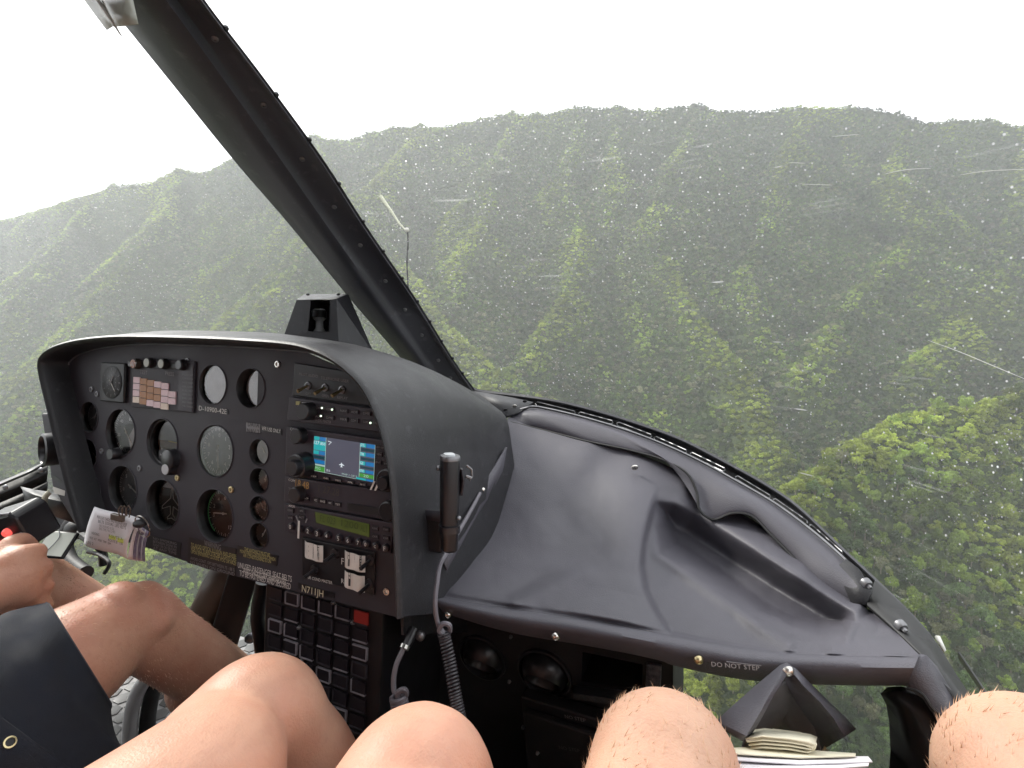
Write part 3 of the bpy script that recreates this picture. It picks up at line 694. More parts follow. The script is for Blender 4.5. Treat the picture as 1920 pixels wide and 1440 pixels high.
bot_r = [side_r[0]] + wl([(q[0], q[1], q[2]+.004) for q in OUT[2:]])
top_r = [side_r[-1], Vector((-.28,.33,.50)), Vector((.0,.30,.51)), Vector((.30,.20,.52)), Vector((.42,.10,.52))]
far_r = [bot_r[-1], bot_r[-1]+Vector((.06,-.10,.14)), Vector((.45,.20,.10)), Vector((.45,.14,.35)), top_r[-1]]
wr_, wr_bvh = pane_grid('windscreen', side_r, bot_r, top_r, far_r, (.03,.16,.08), 'rain spotted curved windscreen pane to the right of the centre post', True)
lrows = []   # left pane: from the post out to the pilot's door, sill to roof edge
lrow_def = [  # (post index, then photo-measured direction and distance of further points of that row)
 (40, (640,705,1.30),(420,700,1.42),(260,760,1.50),(82,862,1.42),(0,900,1.36),(-170,985,1.22),(-420,1090,1.02),(-800,1250,.80)),
 (30, (560,560,1.27),(380,560,1.38),(200,590,1.44),(40,620,1.42),(-60,640,1.36),(-240,680,1.24),(-480,740,1.04),(-860,820,.82)),
 (20, (440,380,1.17),(280,370,1.26),(110,380,1.31),(-40,390,1.30),(-150,400,1.25),(-330,410,1.15),(-560,430,1.0),(-920,460,.80)),
 (10, (280,180,1.00),(130,160,1.07),(0,150,1.11),(-130,140,1.12),(-250,130,1.09),(-420,120,1.02),(-640,110,.90),(-980,100,.76)),
 (0,  (-20,-190,.80),(-140,-210,.84),(-240,-240,.86),(-340,-270,.86),(-450,-300,.84),(-600,-320,.79),(-780,-340,.72),(-1060,-360,.62))]
grid = [[cols[2][r[0]]+Vector((0,.010,.004))]+[P(*q) for q in r[1:]] for r in lrow_def]
grid = [curve(r, 50) for r in grid]; g2 = [curve([r[i] for r in grid], 40) for i in range(50)]
b = MB(); b.loft([[g2[i][j] for i in range(50)] for j in range(40)]); th = thing('windscreen', tuple(g2[20][0]), 'rain spotted curved windscreen pane to the left of the centre post', 'windscreen', 'windscreen panes')
b.build('pane', windscreen_material('left_pane_glass', False), th, ang=80)
scm = mat('scratch_white', (.62,.62,.60), .7)
for sc_ in (((1800,328),(1850,321),(1925,317)),((1740,638),(1800,660),(1860,685),(1925,712)),((1660,326),(1700,318),(1745,316)),((1560,256),(1610,252)),((1480,305),(1510,306)),((1500,345),(1560,347))):
    pts_ = [wr_bvh.ray_cast(Vector((0,0,0)), P(x_, y_, 1).normalized())[0] for x_, y_ in sc_]
    if all(p_ is not None for p_ in pts_):
        n_s = len(sc_)*5; b = MB(); cc = curve([p_*.999 for p_ in pts_], n_s); b.tube(cc, [.00030*(.35+.65*math.sin(math.pi*(i_+.5)/n_s)) for i_ in range(n_s)], 5); b.build('scratch', scm, wr_)
# yaw string: white yarn tied to a thin dark line outside the glass
ys = thing('yaw_string', P(766,540,1.42), 'white yarn tuft tied to a thin dark line outside the windscreen', 'string')
b = MB(); pts = [P(713,368,1.40),P(722,380,1.40),(P(735,398,1.39)),P(748,418,1.39),P(760,431,1.38)]
b.tube(pts, [.0062,.0046,.0036,.0026,.002], 7)
for i in range(26):
    p = pts[random.randrange(0,4)]; q = p+Vector((random.uniform(-1,1),random.uniform(-1,1),random.uniform(-1,1)))*.012; b.tube([p, q], .0004, 4, False)
b.build('yarn', mat('yarn', (.62,.62,.5), .9, var=.2, vscale=300), ys)
b = MB(); b.ell(P(763,431,1.38), (.007,.005,.006), 10); b.build('knot', M['tape'], ys)
b = MB(); pp = [P(764+2*math.sin(i*.9)*.5, 431+i*12, 1.39) for i in range(10)]; b.tube(pp, [.0022 if i % 2 else .0015 for i in range(10)], 6); b.build('line', M['black'], ys)
# wiper-like cutter outside at the right, and the small white pad
wc = thing('wire_deflector', P(1830,1280,.75), 'dark flat deflector blade outside the lower right windscreen', 'blade')
b = MB(); b.bar(P(1798,1228,.86), P(1868,1332,.72), .011, .003, CR@Vector((0,0,1))); b.build('blade', M['black'], wc, bevel=.001)
wp = thing('white_pad', P(1760,1205,.72), 'small worn white pad on the windscreen edge at the right', 'pad')
b = MB(); b.add([P(1752,1194,.70),P(1760,1195,.70),(P(1772,1222,.685)),P(1768,1224,.685)], [(0,1,2,3)]); b.build('pad', M['tape'], wp).modifiers.new('thick','SOLIDIFY').thickness=.004
# ------------------------------------------------------------------ instrument panel
up_c = CR @ Vector((0,1,0)); dh = CR @ Vector((.913,-.0449,.408)).normalized()
PF = Frame(P(405,845,.82), dh, up_c)
if PF.n.dot(PF.O) > 0: PF.n = -PF.n
def face(px, py, h=0, h2=None): return PF.at(px, py, h, h2)
panel = thing('instrument_panel', PF.at(430,1150,-.03), 'dark flat instrument panel full of round dials and radios under the hood', 'instrument panel')
plate = [(152,992),(138,930),(118,840),(96,740),(92,690),(120,655),(200,640),(320,640),(450,644),(560,655),(640,690),(700,765),(728,850),(738,920),(745,1000),(747,1158),(386,1066),(277,1027)]
# name, centre px, hole half height px, depth of well (m), dial material
G = [('rotor_gauge',167,782,29,.012,'dial'),('torque_gauge',165,852,28.5,.012,'dial'),('fuel_gauge',172,919,28,.012,'dial'),
     ('airspeed_indicator',226,811,44,.012,'dial'),('attitude_indicator',304,829,44,.016,'dial'),('altimeter',403,846,49,.008,'dialm'),
     ('blank_gauge',399,721,37,.010,'dialg'),('temperature_gauge',470,728,37,.016,'dialg'),('vertical_speed_indicator',230,916,43,.016,'dialm'),
     ('heading_indicator',305,946,47,.018,'dialb'),('engine_gauge',402,967,50,.018,'dial'),
     ('oil_gauge',486,848,25,.012,'dialg'),('pressure_gauge',486,901,24,.014,'dialm'),('ammeter',486,954,24,.010,'dial'),('fuel_quantity_gauge',486,1004,24,.010,'dialb')]
def circ(u, v, r, n=40): return [(u+r*math.cos(2*math.pi*k/n), v+r*math.sin(2*math.pi*k/n)) for k in range(n)]
holes = []; GI = []
for nm, px, py, hh, dp, dm in G:
    u, v = PF.uv(px, py); v2 = PF.uv(px, py-hh)[1]; r = v2-v; holes.append(circ(u, v, r)); GI.append((nm, u, v, r, dp, dm))
outer = [PF.uv(*q) for q in plate]
loops = [[Vector((u,v,0)) for u, v in l] for l in [outer]+holes]
tris = geometry.tessellate_polygon(loops); flat = [q for l in loops for q in l]
b = MB(); b.add([PF.pt(q.x,q.y,0) for q in flat], [t if (flat[t[1]]-flat[t[0]]).cross(flat[t[2]]-flat[t[0]]).z > 0 else (t[0],t[2],t[1]) for t in tris])
n0 = len(outer)
for i in range(n0):   # the plate's edge
    a, c = outer[i], outer[(i+1)%n0]; b.add([PF.pt(*a,0),PF.pt(*c,0),PF.pt(*c,-.003),PF.pt(*a,-.003)], [(0,1,2,3)])
plate_o = b.build('face_plate', M['panel'], panel, smooth=False)
plate_c = []
def ticks(mb, F, u, v, r0, r1, n, a0, a1, w, h):
    for k in range(n):
        a = math.radians(a0+(a1-a0)*k/(n-1) if n > 1 else a0); c, s = math.cos(a), math.sin(a)
        mb.add([F.pt(u+r0*c-w*s, v+r0*s+w*c, h), F.pt(u+r1*c-w*s, v+r1*s+w*c, h), F.pt(u+r1*c+w*s, v+r1*s-w*c, h), F.pt(u+r0*c+w*s, v+r0*s-w*c, h)], [(0,1,2,3)])
def needle(F, u, v, ang, ln, h, m, parent, w=.0011, tail=.3):
    a = math.radians(ang); c, s = math.cos(a), math.sin(a); b = MB()
    def q(l, t, hh): return F.pt(u+l*c-t*s, v+l*s+t*c, hh)
    b.prism([q(-ln*tail,-w,h),q(ln*.8,-w,h),q(ln,0,h),q(ln*.8,w,h),q(-ln*tail,w,h)], [q(-ln*tail,-w,h+.0006),q(ln*.8,-w,h+.0006),q(ln,0,h+.0006),q(ln*.8,w,h+.0006),q(-ln*tail,w,h+.0006)])
    b.lathe(F, u, v, [(w*2.4,h+.0003),(w*2.2,h+.0014)], 14, cap1=True)
    return b.build('needle', m, parent, smooth=False)
def num(s, u, v, ht, m, parent, h):
    src = text_mesh(s); me = src.copy(); co = np.empty(len(me.vertices)*3); me.vertices.foreach_get('co', co); co = co.reshape(-1,3)
    mn, mx = co.min(0), co.max(0); k = ht/max(mx[1]-mn[1], .3); org = WL[parent.name]
    vv = [PF.pt(u+(x-(mn[0]+mx[0])/2)*k, v+(y-(mn[1]+mx[1])/2)*k, h)-org for x, y, _ in co]
    me.vertices.foreach_set('co', [c for q in vv for c in q]); me.materials.clear(); me.materials.append(m); me.update()
    return me
LOOK = {'rotor_gauge':[(60,.6),(200,.4)],'torque_gauge':[(-40,.6)],'fuel_gauge':[(100,.5)],'airspeed_indicator':[(-50,.8)],'altimeter':[(-88,.75),(-96,.45)],
 'vertical_speed_indicator':[(-28,.7)],'engine_gauge':[(185,.6)],'oil_gauge':[(130,.5)],'pressure_gauge':[(80,.7)],'ammeter':[(130,.6),(-40,.35)],'fuel_quantity_gauge':[(60,.85)]}
NUM = {'altimeter':('0','1','2','3','4','5','6','7','8','9'),'engine_gauge':('0','2','4','6','8','10','11','12'),'airspeed_indicator':('20','40','60','80','120'),'vertical_speed_indicator':('0','5','10','15','20'),
       'fuel_gauge':('0','1','2','3'),'rotor_gauge':('2','4','6','8'),'torque_gauge':('0','40','80')}
for nm, u, v, r, dp, dm in GI:
    org = PF.pt(u, v, 0); g = link(nm, None, panel, org)
    b = MB(); b.lathe(PF, u, v, [(r, 0), (r*.985, -.001), (r*.955, -.004), (r*.95, -dp)], 40); 
    b.build('well', M['wall'], g, ang=60)
    b = MB(); b.lathe(PF, u, v, [(r*1.035, 0.0), (r*1.03, .0012), (r*1.0, .0014), (r*.985, 0)], 40); b.build('bezel', M['panel'], g, ang=60)
    b = MB(); b.lathe(PF, u, v, [(.95*r, -dp), (.90*r, -dp+.0004)], 40, cap1=True); b.build('dial', M[dm], g, smooth=False)
    hh = -dp+.0012; ink = M['white'] if dm in ('dialg','dial','dialm') else M['dim']
    if nm in ('rotor_gauge','torque_gauge'): ink = M['dim']
    if nm not in ('blank_gauge','temperature_gauge','attitude_indicator','heading_indicator'):
        b = MB(); nt_ = 11 if r < .03 else 25; ticks(b, PF, u, v, r*.76, r*.88, nt_, -140, 200 if nm != 'altimeter' else 206, .0004, hh)
        ticks(b, PF, u, v, r*.80, r*.88, nt_*2-1, -140, 200, .00022, hh); o = b.build('tick_marks', ink, g, smooth=False); o['kind'] = 'stuff'
    for a_, l_ in LOOK.get(nm, []): needle(PF, u, v, a_, r*l_, hh+.0012, M['white'] if nm not in ('rotor_gauge',) else M['dim'], g, w=.0010 if r > .03 else .0007)
    for k, s in enumerate(NUM.get(nm, ())):
        n_ = len(NUM[nm]); a = math.radians(90-360*k/n_ if nm == 'altimeter' else 215-250*k/(n_-1)-20)
        me_ = num(s, u+r*.6*math.cos(a), v+r*.6*math.sin(a), r*.15, ink, g, hh); link('numeral', me_, g, org)
    if nm == 'engine_gauge':
        b = MB(); ticks(b, PF, u, v, r*.86, r*.93, 26, 130, 235, .0012, hh+.0002); b.build('green_arc', M['green'], g, smooth=False)
    if nm == 'attitude_indicator':
        b = MB(); b.add([PF.pt(u+.87*r*math.cos(t), v+.87*r*math.sin(t), hh) for t in np.linspace(math.pi*1.02, -.02*math.pi, 24)], [tuple(range(23,-1,-1))]); b.build('sky_half', mat('dial_sky', (.20,.24,.26), .5, var=.2, vscale=30), g, smooth=False)
        b = MB(); b.add([PF.pt(u+.87*r*math.cos(t), v+.87*r*math.sin(t), hh+.0001) for t in np.linspace(0, -math.pi, 24)], [tuple(range(23,-1,-1))]); b.build('ground_half', mat('dial_earth', (.13,.085,.06), .5, var=.2, vscale=30), g, smooth=False)
        b = MB(); b.add([PF.pt(u+x*r, v+y*r, hh+.002) for x, y in ((-.1,-.02),(.75,-.06),(.75,-.02),(-.1,.03))], [(0,1,2,3)]); b.build('horizon_bar', M['yellow'], g, smooth=False)
        b = MB(); b.lathe(PF, u, v, [(r*.97,-.003),(r*.90,-.004)], 32); b.add([PF.pt(u+x*r, v+y*r, -.006) for x, y in ((-.45,-.42),(-.1,-.30),(.25,-.42),(.6,-.35),(.6,-1.0),(-.45,-.95))], [(0,1,2,3,4,5)]); b.build('slip_housing', M['black'], g, smooth=False)
        b = MB(); b.tube([PF.pt(u-.2*r,v-.55*r,-.004),PF.pt(u,v-.6*r,-.003),PF.pt(u+.2*r,v-.56*r,-.004)], .002, 8); b.build('slip_tube', M['dim'], g)
    if nm == 'heading_indicator':
        pl = [(0,.72),(.07,.5),(.09,.18),(.62,-.22),(.62,-.34),(.10,-.16),(.07,-.5),(.26,-.66),(.26,-.74),(0,-.66)]
        pl = [(x*r, y*r) for x, y in pl]; pl = pl+[(-x,y) for x, y in pl[::-1]]; b = MB()
        b.tube([PF.pt(u+x*.95, v+y*.95, hh+.0016) for x, y in pl]+[PF.pt(u+pl[0][0], v+pl[0][1]*.95, hh+.0016)], .0007, 5, False); b.build('aircraft_symbol', M['tape'], g)
        b = MB(); b.add([PF.pt(u+.87*r*math.cos(t), v+.87*r*math.sin(t), hh-.0003) for t in np.linspace(math.pi*.78, math.pi*.22, 16)], [tuple(range(15,-1,-1))]); b.build('light_segment', M['dialg'], g, smooth=False)
        b = MB(); ticks(b, PF, u, v, r*.74, r*.86, 36, 0, 350, .0003, hh+.0005); o = b.build('tick_marks', M['dim'], g, smooth=False); o['kind'] = 'stuff'
    if nm == 'temperature_gauge':
        b = MB(); b.add([PF.pt(u+x*r, v+y*r, -.001) for x, y in ((.45,.89),(.85,.52),(1.0,.0),(.85,-.52),(.45,-.89))], [(4,3,2,1,0)]); b.build('cover_strip', M['panel'], g, smooth=False)
    if nm == 'airspeed_indicator':
        b = MB(); b.add([PF.pt(u+x*r, v+y*r, hh+.0004) for x, y in ((.1,-.2),(.55,.35),(.82,.1),(.8,-.35),(.45,-.72),(.3,-.8))], [(5,4,3,2,1,0)]); b.build('pale_segment', M['dialg'], g, smooth=False)
    b = MB(); b.add([PF.pt(u+.95*r*math.cos(t), v+.95*r*math.sin(t), -dp+.0065) for t in np.linspace(0, 2*math.pi, 33)[:-1]], [tuple(range(32))]); b.build('glass', M['glassr' if nm in ('altimeter','blank_gauge','temperature_gauge','oil_gauge') else 'glassc'], g, smooth=False)
# knobs hanging under three of the dials
def knob(px, py, r, ln, m, parent, name='knob', cap=None, h=0):
    u, v = PF.uv(px, py, h+ln); b = MB()
    b.lathe(PF, u, v, [(r*1.05,h),(r,h+ln*.2),(r*.97,h+ln*.9),(r*.85,h+ln)], 20, cap1=True); o = b.build(name, m, parent)
    if cap:
        b = MB(); b.lathe(PF, u, v, [(r*.8,h+ln+.0004),(r*.78,h+ln+.001)], 20, cap1=True); b.build(name+'_cap', cap, o)
    return o
knob(205,852,.010,.014,M['knob'],panel,'setting_knob'); knob(312,862,.016,.012,M['knob'],panel,'setting_knob')
knob(310,880,.0105,.012,M['knob'],panel,'pull_knob',M['dialg'])
sp = PF; 
for px, py, m in ((521,683,'silver'),(262,878,'steel'),(333,896,'brass'),(434,918,'brass'),(352,677,'steel'),(172,730,'steel'),(182,739,'steel'),(191,846,'steel'),(725,1109,'silver'),(152,945,'steel')):
    u, v = PF.uv(px, py); b = MB(); b.lathe(PF, u, v, [(.0052,0),(.0050,.0016),(.0038,.0020),(.0026,.0018),(.0022,.0004)], 18, cap1=True); b.build('screw', M[m], panel)
# clock with square bezel
uc, vc = PF.uv(217,717); ck = link('clock', None, panel, PF.pt(uc, vc, 0)); r = .028
b = MB(); b.box(PF, uc-.034, uc+.034, vc-.034, vc+.034, .0005, .006); b.build('bezel', M['wall'], ck, bevel=.002)
b = MB(); b.lathe(PF, uc, vc, [(r, .0066), (r*.99,.0068)], 32, cap1=True); b.build('dial', M['dial'], ck)
b = MB(); ticks(b, PF, uc, vc, r*.72, r*.9, 12, 0, 330, .0007, .0072); ticks(b, PF, uc, vc, r*.4, r*.5, 12, 0, 330, .0005, .0072); o = b.build('tick_marks', M['dim'], ck, smooth=False); o['kind'] = 'stuff'
needle(PF, uc, vc, -50, r*.7, .0078, M['white'], ck, .0006); needle(PF, uc, vc, 60, r*.5, .0078, M['dim'], ck, .0007)
# warning lights row
u0, v0 = PF.uv(244,672); u1, v1 = PF.uv(360,694); b = MB(); b.box(PF, u0, u1, v1, v0-.004, .0005, .004); b.build('light_strip', M['black'], panel, bevel=.0015)
for px, py, m, cp in ((250,682,'dialb','red'),(275,680,'knob','dialg'),(302,682,'knob','dialg'),(335,684,'knob','knob')):
    knob(px, py, .0088, .007, M['knob'] if m == 'knob' else M['dialb'], panel, 'indicator_light', {'red':mat('amber_lens', (.35,.12,.06), .3),'dialg':mat('pale_lens', (.36,.38,.32), .35),'knob':M['knob']}[cp], h=.004)
text('A/T', PF, (245,683), (256,684), M['white'], panel, h=.0130)
# annunciator block: caps of pink and amber
def quad_uv(pts, h=0): return [PF.uv(*q, h) for q in pts]
AQ = quad_uv([(256,706),(336,716),(336,764),(256,755)]); an = link('annunciator_block', None, panel, PF.pt(*AQ[0], 0))
b = MB(); b.box(PF, AQ[0][0]-.006, PF.uv(367,735)[0], min(AQ[3][1],AQ[2][1])-.006, AQ[0][1]+.030, .0005, .0035); b.build('frame', M['panel'], an, bevel=.001)
amat = [mat('cap_pink', (.74,.56,.60), .5, var=.08, vscale=200), mat('cap_cream', (.76,.66,.56), .5, var=.08, vscale=200), mat('cap_amber', (.40,.19,.08), .5, var=.1, vscale=200), mat('cap_lilac', (.66,.58,.72), .5, var=.08, vscale=200)]
pick = ['0220031','0222000','0222003','1200131','1110003']
W = AQ[1][0]-AQ[0][0]; H = AQ[0][1]-AQ[3][1]
for j in range(4):
    for i in range(6):
        if i == 5 and j in (0, 3): 
            if j == 0 or j == 3: continue
        c = amat[int(pick[j][i])]; x0 = AQ[0][0]+W*i/6; x1 = AQ[0][0]+W*(i+1)/6; y1 = AQ[0][1]-H*j/4-.010*(i/6); y0 = AQ[0][1]-H*(j+1)/4-.010*(i/6)
        b = MB(); b.box(PF, x0+.0006, x1-.0006, y0+.0006, y1-.0006, .0036, .0055); b.build('lamp_cap', c, an, smooth=False)
b = MB(); b.box(PF, PF.uv(339,735)[0], PF.uv(365,735)[0], AQ[2][1]-.004, AQ[0][1]+.024, .0036, .0042); b.build('placard', M['radio'], an)
for k in range(9): text(['ENGINE OUT','LOW ROTOR','BATT TEMP','OIL CHIP','FUEL FILT','GEN OUT','FUEL LOW','M/R TRANS','T/R TRANS'][k], PF, (342,702+k*7.4), (362,704+k*7.4), M['dim'], an, h=.0046, height=.0026)
text('TEST', PF, (262,697), (276,699), M['dim'], an, h=.0040); text('PRESS', PF, (310,700), (326,702), M['dim'], an, h=.0040)
# tape strips on the plate
def strip(pts, m, parent, name='tape_label', h=.0004, bow=0, label=None):
    q = quad_uv(pts, h); b = MB(); n = 8; rows_ = []
    for i in range(n+1):
        t = i/n; a = (q[0][0]*(1-t)+q[1][0]*t, q[0][1]*(1-t)+q[1][1]*t); c = (q[3][0]*(1-t)+q[2][0]*t, q[3][1]*(1-t)+q[2][1]*t)
        hh = h+bow*math.sin(math.pi*t)+bow*.35*math.sin(3*math.pi*t)
        rows_.append([PF.pt(*a, hh), PF.pt(*c, hh), PF.pt(*c, hh+.0005), PF.pt(*a, hh+.0005)])
    b.loft(rows_, True, True, True); return b.build(name, m, parent, label=label, ang=80)
strip([(370,759),(428,769),(428,777),(371,768)], M['black'], panel)
text('D-10900-42E', PF, (373,765), (425,772), M['white'], panel, h=.0014, height=.0075)
strip([(462,792),(488,795),(488,812),(462,809)], mat('tape_grey', (.22,.22,.23), .6), panel)
text('DATA\nNAV 2', PF, (464,801), (486,804), M['ink'], panel, h=.0014, height=.018)
strip([(489,797),(528,804),(528,815),(489,809)], M['black'], panel)
text('VFR USE ONLY', PF, (491,803), (526,809), M['white'], panel, h=.0014, height=.0055)
# placards along the lower edge
def placard(pts, m=None): return strip(pts, m or M['black'], panel, 'placard')
placard([(279,1003),(340,1018),(338,1046),(277,1027)]); 
for k, s in enumerate(('NO SMOKING','BETWEEN SIGNS IN','FLIGHT OR ON GROUND','AT ANY TIME')): text(s, PF, (287,1009+k*6), (331,1020+k*6), M['dim'], panel, h=.0014, height=.0042)
placard([(355,1007),(443,1029),(441,1080),(352,1055)])
text('WARNING', PF, (383,1018), (414,1027), M['dim'], panel, h=.0014, height=.0085)
for k, s in enumerate(('TO AVOID OPTICAL ILLUSION AND SEVERE','VERTIGO TURN STROBE LIGHTS OFF','UPON ENTERING CLOUDS, FOG OR HAZE')): text(s, PF, (358,1021+k*6.8), (443,1044+k*6.8), M['yellow'], panel, h=.0014, height=.0062)
for k, s in enumerate(('AVOID CONT. OPS BETWEEN 75 - 88 %','N2 WHEN ON GROUND')): text(s, PF, (357,1046+k*8), (440,1069+k*8), M['dim'], panel, h=.0014, height=.0048)
placard([(446,1023),(522,1042),(519,1061),(444,1041)])
for k, s in enumerate(('THE AVIONICS MUST BE','MONITORED CONTINUOUSLY WHEN','AIR CONDITIONING IS ON')): text(s, PF, ((458,450,456)[k],(1029,1033,1041)[k]), ((506,516,508)[k],(1041,1049,1053)[k]), M['yellow'], panel, h=.0014, height=.0052)
for k, s in enumerate(('UNUSED PASSENGER SEAT BELTS','AND SHOULDER HARNESSES','TO BE FASTENED AND SECURED')): text(s, PF, ((446,456,449)[k],(1059,1069,1074)[k]), ((547,536,545)[k],(1086,1091,1100)[k]), M['white'], panel, h=.0012, height=.0085)
placard([(560,1093),(628,1112),(627,1122),(559,1104)])
text('N711JH', PF, (566,1105), (606,1116), mat('print_cream', (.60,.56,.40), .6), panel, h=.0016, height=.0125)

# ---- radio stack
def unit(name, quad, h=.007, m='radio', label=None):
    q = quad_uv(quad, h); b = MB(); base = [PF.pt(u, v, .0004) for u, v in q]; topq = [PF.pt(u, v, h) for u, v in q]
    b.prism(base[::-1], topq[::-1]); o = b.build(name, M[m], panel, smooth=False, bevel=.0012, label=label); return o
def key(px, py, wpx, hpx, parent, m='key', h=.007, dh=.0016, lab=None, tm='dim', name='key', th=None):
    u, v = PF.uv(px, py, h+dh); s = PF.uv(px+wpx/2, py, h+dh)[0]-PF.uv(px-wpx/2, py, h+dh)[0]; t = PF.uv(px, py-hpx/2, h+dh)[1]-PF.uv(px, py+hpx/2, h+dh)[1]
    b = MB(); b.box(PF, u-s/2, u+s/2, v-t/2, v+t/2, h-.0004, h+dh); o = b.build(name, M[m], parent, smooth=False)
    if lab: 
        k = .40 if len(lab) > 2 else .22; text(lab, PF, (px-wpx*k, py-1.5*k), (px+wpx*k, py+1.5*k), M[tm], parent, h=h+dh+.0004, height=th or t*.45)
    return o
def rknob(px, py, r, ln, parent, m='knob', h=.007, name='knob'):
    return knob(px, py, r, ln, M[m], parent, name, h=h)
# audio selector plate
aq = unit('audio_plate', [(552,680),(690,702),(722,766),(548,741)], .004, 'black')
text('PILOT AUDIO', PF, (561,701), (596,706), M['dim'], aq, h=.0048, height=.004); text('TELEPHONE USER', PF, (601,708), (654,715), M['dim'], aq, h=.0048, height=.004)
for px, py, s in ((578,723,'OFF'),(610,727,'OPEN'),(642,731,'REPLAY')):
    u, v = PF.uv(px, py, .004); b = MB(); b.lathe(PF, u, v, [(.0058,.004),(.0056,.0055),(.0036,.006),(.0034,.0045)], 18, cap1=True); b.build('toggle_nut', M['steel'], aq)
    b = MB(); b.tube([PF.pt(u,v,.005), PF.pt(u-.003,v-.008,.020)], [.0016,.0026], 8); b.build('toggle', M['brass'], aq)
    w_ = len(s)*3.2; text(s, PF, (px-w_/2, py+14), (px+w_/2, py+16), M['dim'], aq, h=.0048, height=.0036)
# audio panel
ap = unit('audio_panel', [(542,744),(724,770),(725,812),(538,788)], .008)
rknob(566,772,.012,.016,ap,h=.008)
key(558,756,7,7,ap,'yellow',.008); key(569,758,7,7,ap,'dialg',.008)
ks = ['COM 1','COM 2','NAV','ADF','DME','MKR']
for j in range(2):
    for i, px in enumerate((597,618,644,664,687,709)):
        key(px, 765+j*16+(px-597)*.115, 15, 8, ap, 'key', .008, lab=ks[(i+j*3) % 6], th=.003)
for px, py in ((603,765),(622,768),(601,780),(694,793),(716,796)):
    u, v = PF.uv(px, py, .011); b = MB(); b.ell(PF.pt(u, v, .0105), (.0014,.0014,.0014), 8); b.build('lamp', M['led'], ap)
text('AUDIO MASTER', PF, (591,787), (621,792), M['dim'], ap, h=.0086, height=.0036)
# navigator with colour screen
gp = unit('navigator', [(537,800),(728,826),(733,917),(534,890)], .010)
SQ = quad_uv([(589,817),(704,834),(701,905),(586,882)], .0105)
def sq(a, c, m, h, name='screen_field'):
    (s0, t0), (s1, t1) = a, c
    def bl(s, t):
        x = [(SQ[0][k]*(1-s)+SQ[1][k]*s)*(1-t)+(SQ[3][k]*(1-s)+SQ[2][k]*s)*t for k in (0,1)]; return PF.pt(x[0], x[1], h)
    b = MB(); b.add([bl(s0,t1),bl(s1,t1),bl(s1,t0),bl(s0,t0)], [(0,1,2,3)]); return b.build(name, m, scr, smooth=False), bl
def scr_mat(name, c, e): return mat(name, tuple(x*.4 for x in c), .3, emit=c, estr=e*.62)
org = PF.pt(*SQ[0], .0105); b = MB(); b.add([PF.pt(*q, .0104) for q in SQ[::-1]], [(0,1,2,3)]); scr = b.build('screen', scr_mat('screen_slate', (.075,.078,.11), .55), gp, smooth=False); WL[scr.name] = WL[gp.name]
cb = scr_mat('screen_blue', (.01,.15,.38), .6); ct = scr_mat('screen_teal', (.01,.34,.36), .6); cg = scr_mat('screen_green', (.05,.26,.04), .6); ck_ = scr_mat('screen_dark', (.01,.05,.07), .5); cl = scr_mat('screen_line', (.35,.5,.45), .6); cw = scr_mat('screen_white', (.62,.7,.75), .6)
scr_txt = []
for s0, s1, t0, t1, m in ((.0,.10,0,.12,ct),(.10,.21,0,.12,cb),(0,.21,.12,.40,ct),(0,.10,.40,.52,ct),(.10,.21,.40,.52,cb),(0,.21,.54,.64,ck_),(0,.21,.66,.78,cb),(0,.21,.78,.84,cl),(0,.21,.84,1.0,cg),
    (.76,.86,0,.12,ct),(.86,1,0,.12,cb),(.78,1,.13,.22,ck_),(.76,.86,.24,.36,ct),(.86,1,.24,.36,cb),(.78,1,.38,.46,ck_),(.76,.86,.48,.60,ct),(.86,1,.48,.60,cb),(.78,1,.62,.68,ck_),(.76,.86,.70,.80,ct),(.86,1,.70,.80,cb),(.76,1,.81,.92,cg),(.72,.88,.93,1,ct),(.88,1,.93,1,cb)):
    sq((s0+.004,t0+.008), (s1-.004,t1-.008), m, .0107)
for a, c in (((.205,0),(.212,1)),((.765,.05),(.772,.92)),((0,.985),(.72,.995)),((.995,0),(1,1))): sq(a, c, cl, .0108, 'screen_rule')
_, bl = sq((.48,.69),(.49,.72), cw, .0109, 'own_mark')
def stext(s, s0, t0, wd, ht, m=cw):
    me0 = text_mesh(s).copy(); co = np.empty(len(me0.vertices)*3); me0.vertices.foreach_get('co', co); co = co.reshape(-1,3); mn, mx = co.min(0), co.max(0); org = WL[scr.name]
    vv = [bl(s0+wd*(x-mn[0])/(mx[0]-mn[0]), t0+ht*(1-(y-mn[1])/(mx[1]-mn[1])))+PF.n*.0004-org for x, y, _ in co]
    me0.vertices.foreach_set('co', [c for q in vv for c in q]); me0.materials.clear(); me0.materials.append(m); me0.update(); link('lettering', me0, scr, org)
stext('127', .01, .13, .09, .10); stext('.850', .11, .15, .09, .08, cw); stext('DTK', .78, .02, .06, .07); stext('TRK', .78, .26, .06, .07); stext('GS', .78, .50, .05, .07); stext('ETE', .78, .71, .06, .06); stext('20', .84, .83, .08, .07, cl)
stext('35.0', .24, .88, .06, .06); stext('MSG', .05, .86, .09, .08, cl); stext('MAP 1 OF 2', .50, .90, .24, .05, cl)
b = MB(); b.add([bl(x,y)+PF.n*.0004 for x, y in ((.487,.62),(.497,.66),(.53,.685),(.53,.70),(.497,.695),(.495,.73),(.51,.75),(.463,.75),(.479,.73),(.477,.695),(.445,.70),(.445,.685),(.477,.66))], [tuple(range(12,-1,-1))]); b.build('aircraft_symbol', cw, scr, smooth=False)
b = MB(); b.add([bl(x,y)+PF.n*.0004 for x, y in ((.24,.08),(.31,.10),(.26,.20),(.262,.17),(.295,.115),(.25,.10))], [(5,4,3,2,1,0)]); b.build('north_arrow', cw, scr, smooth=False)
WL[scr.name] = WL[gp.name]
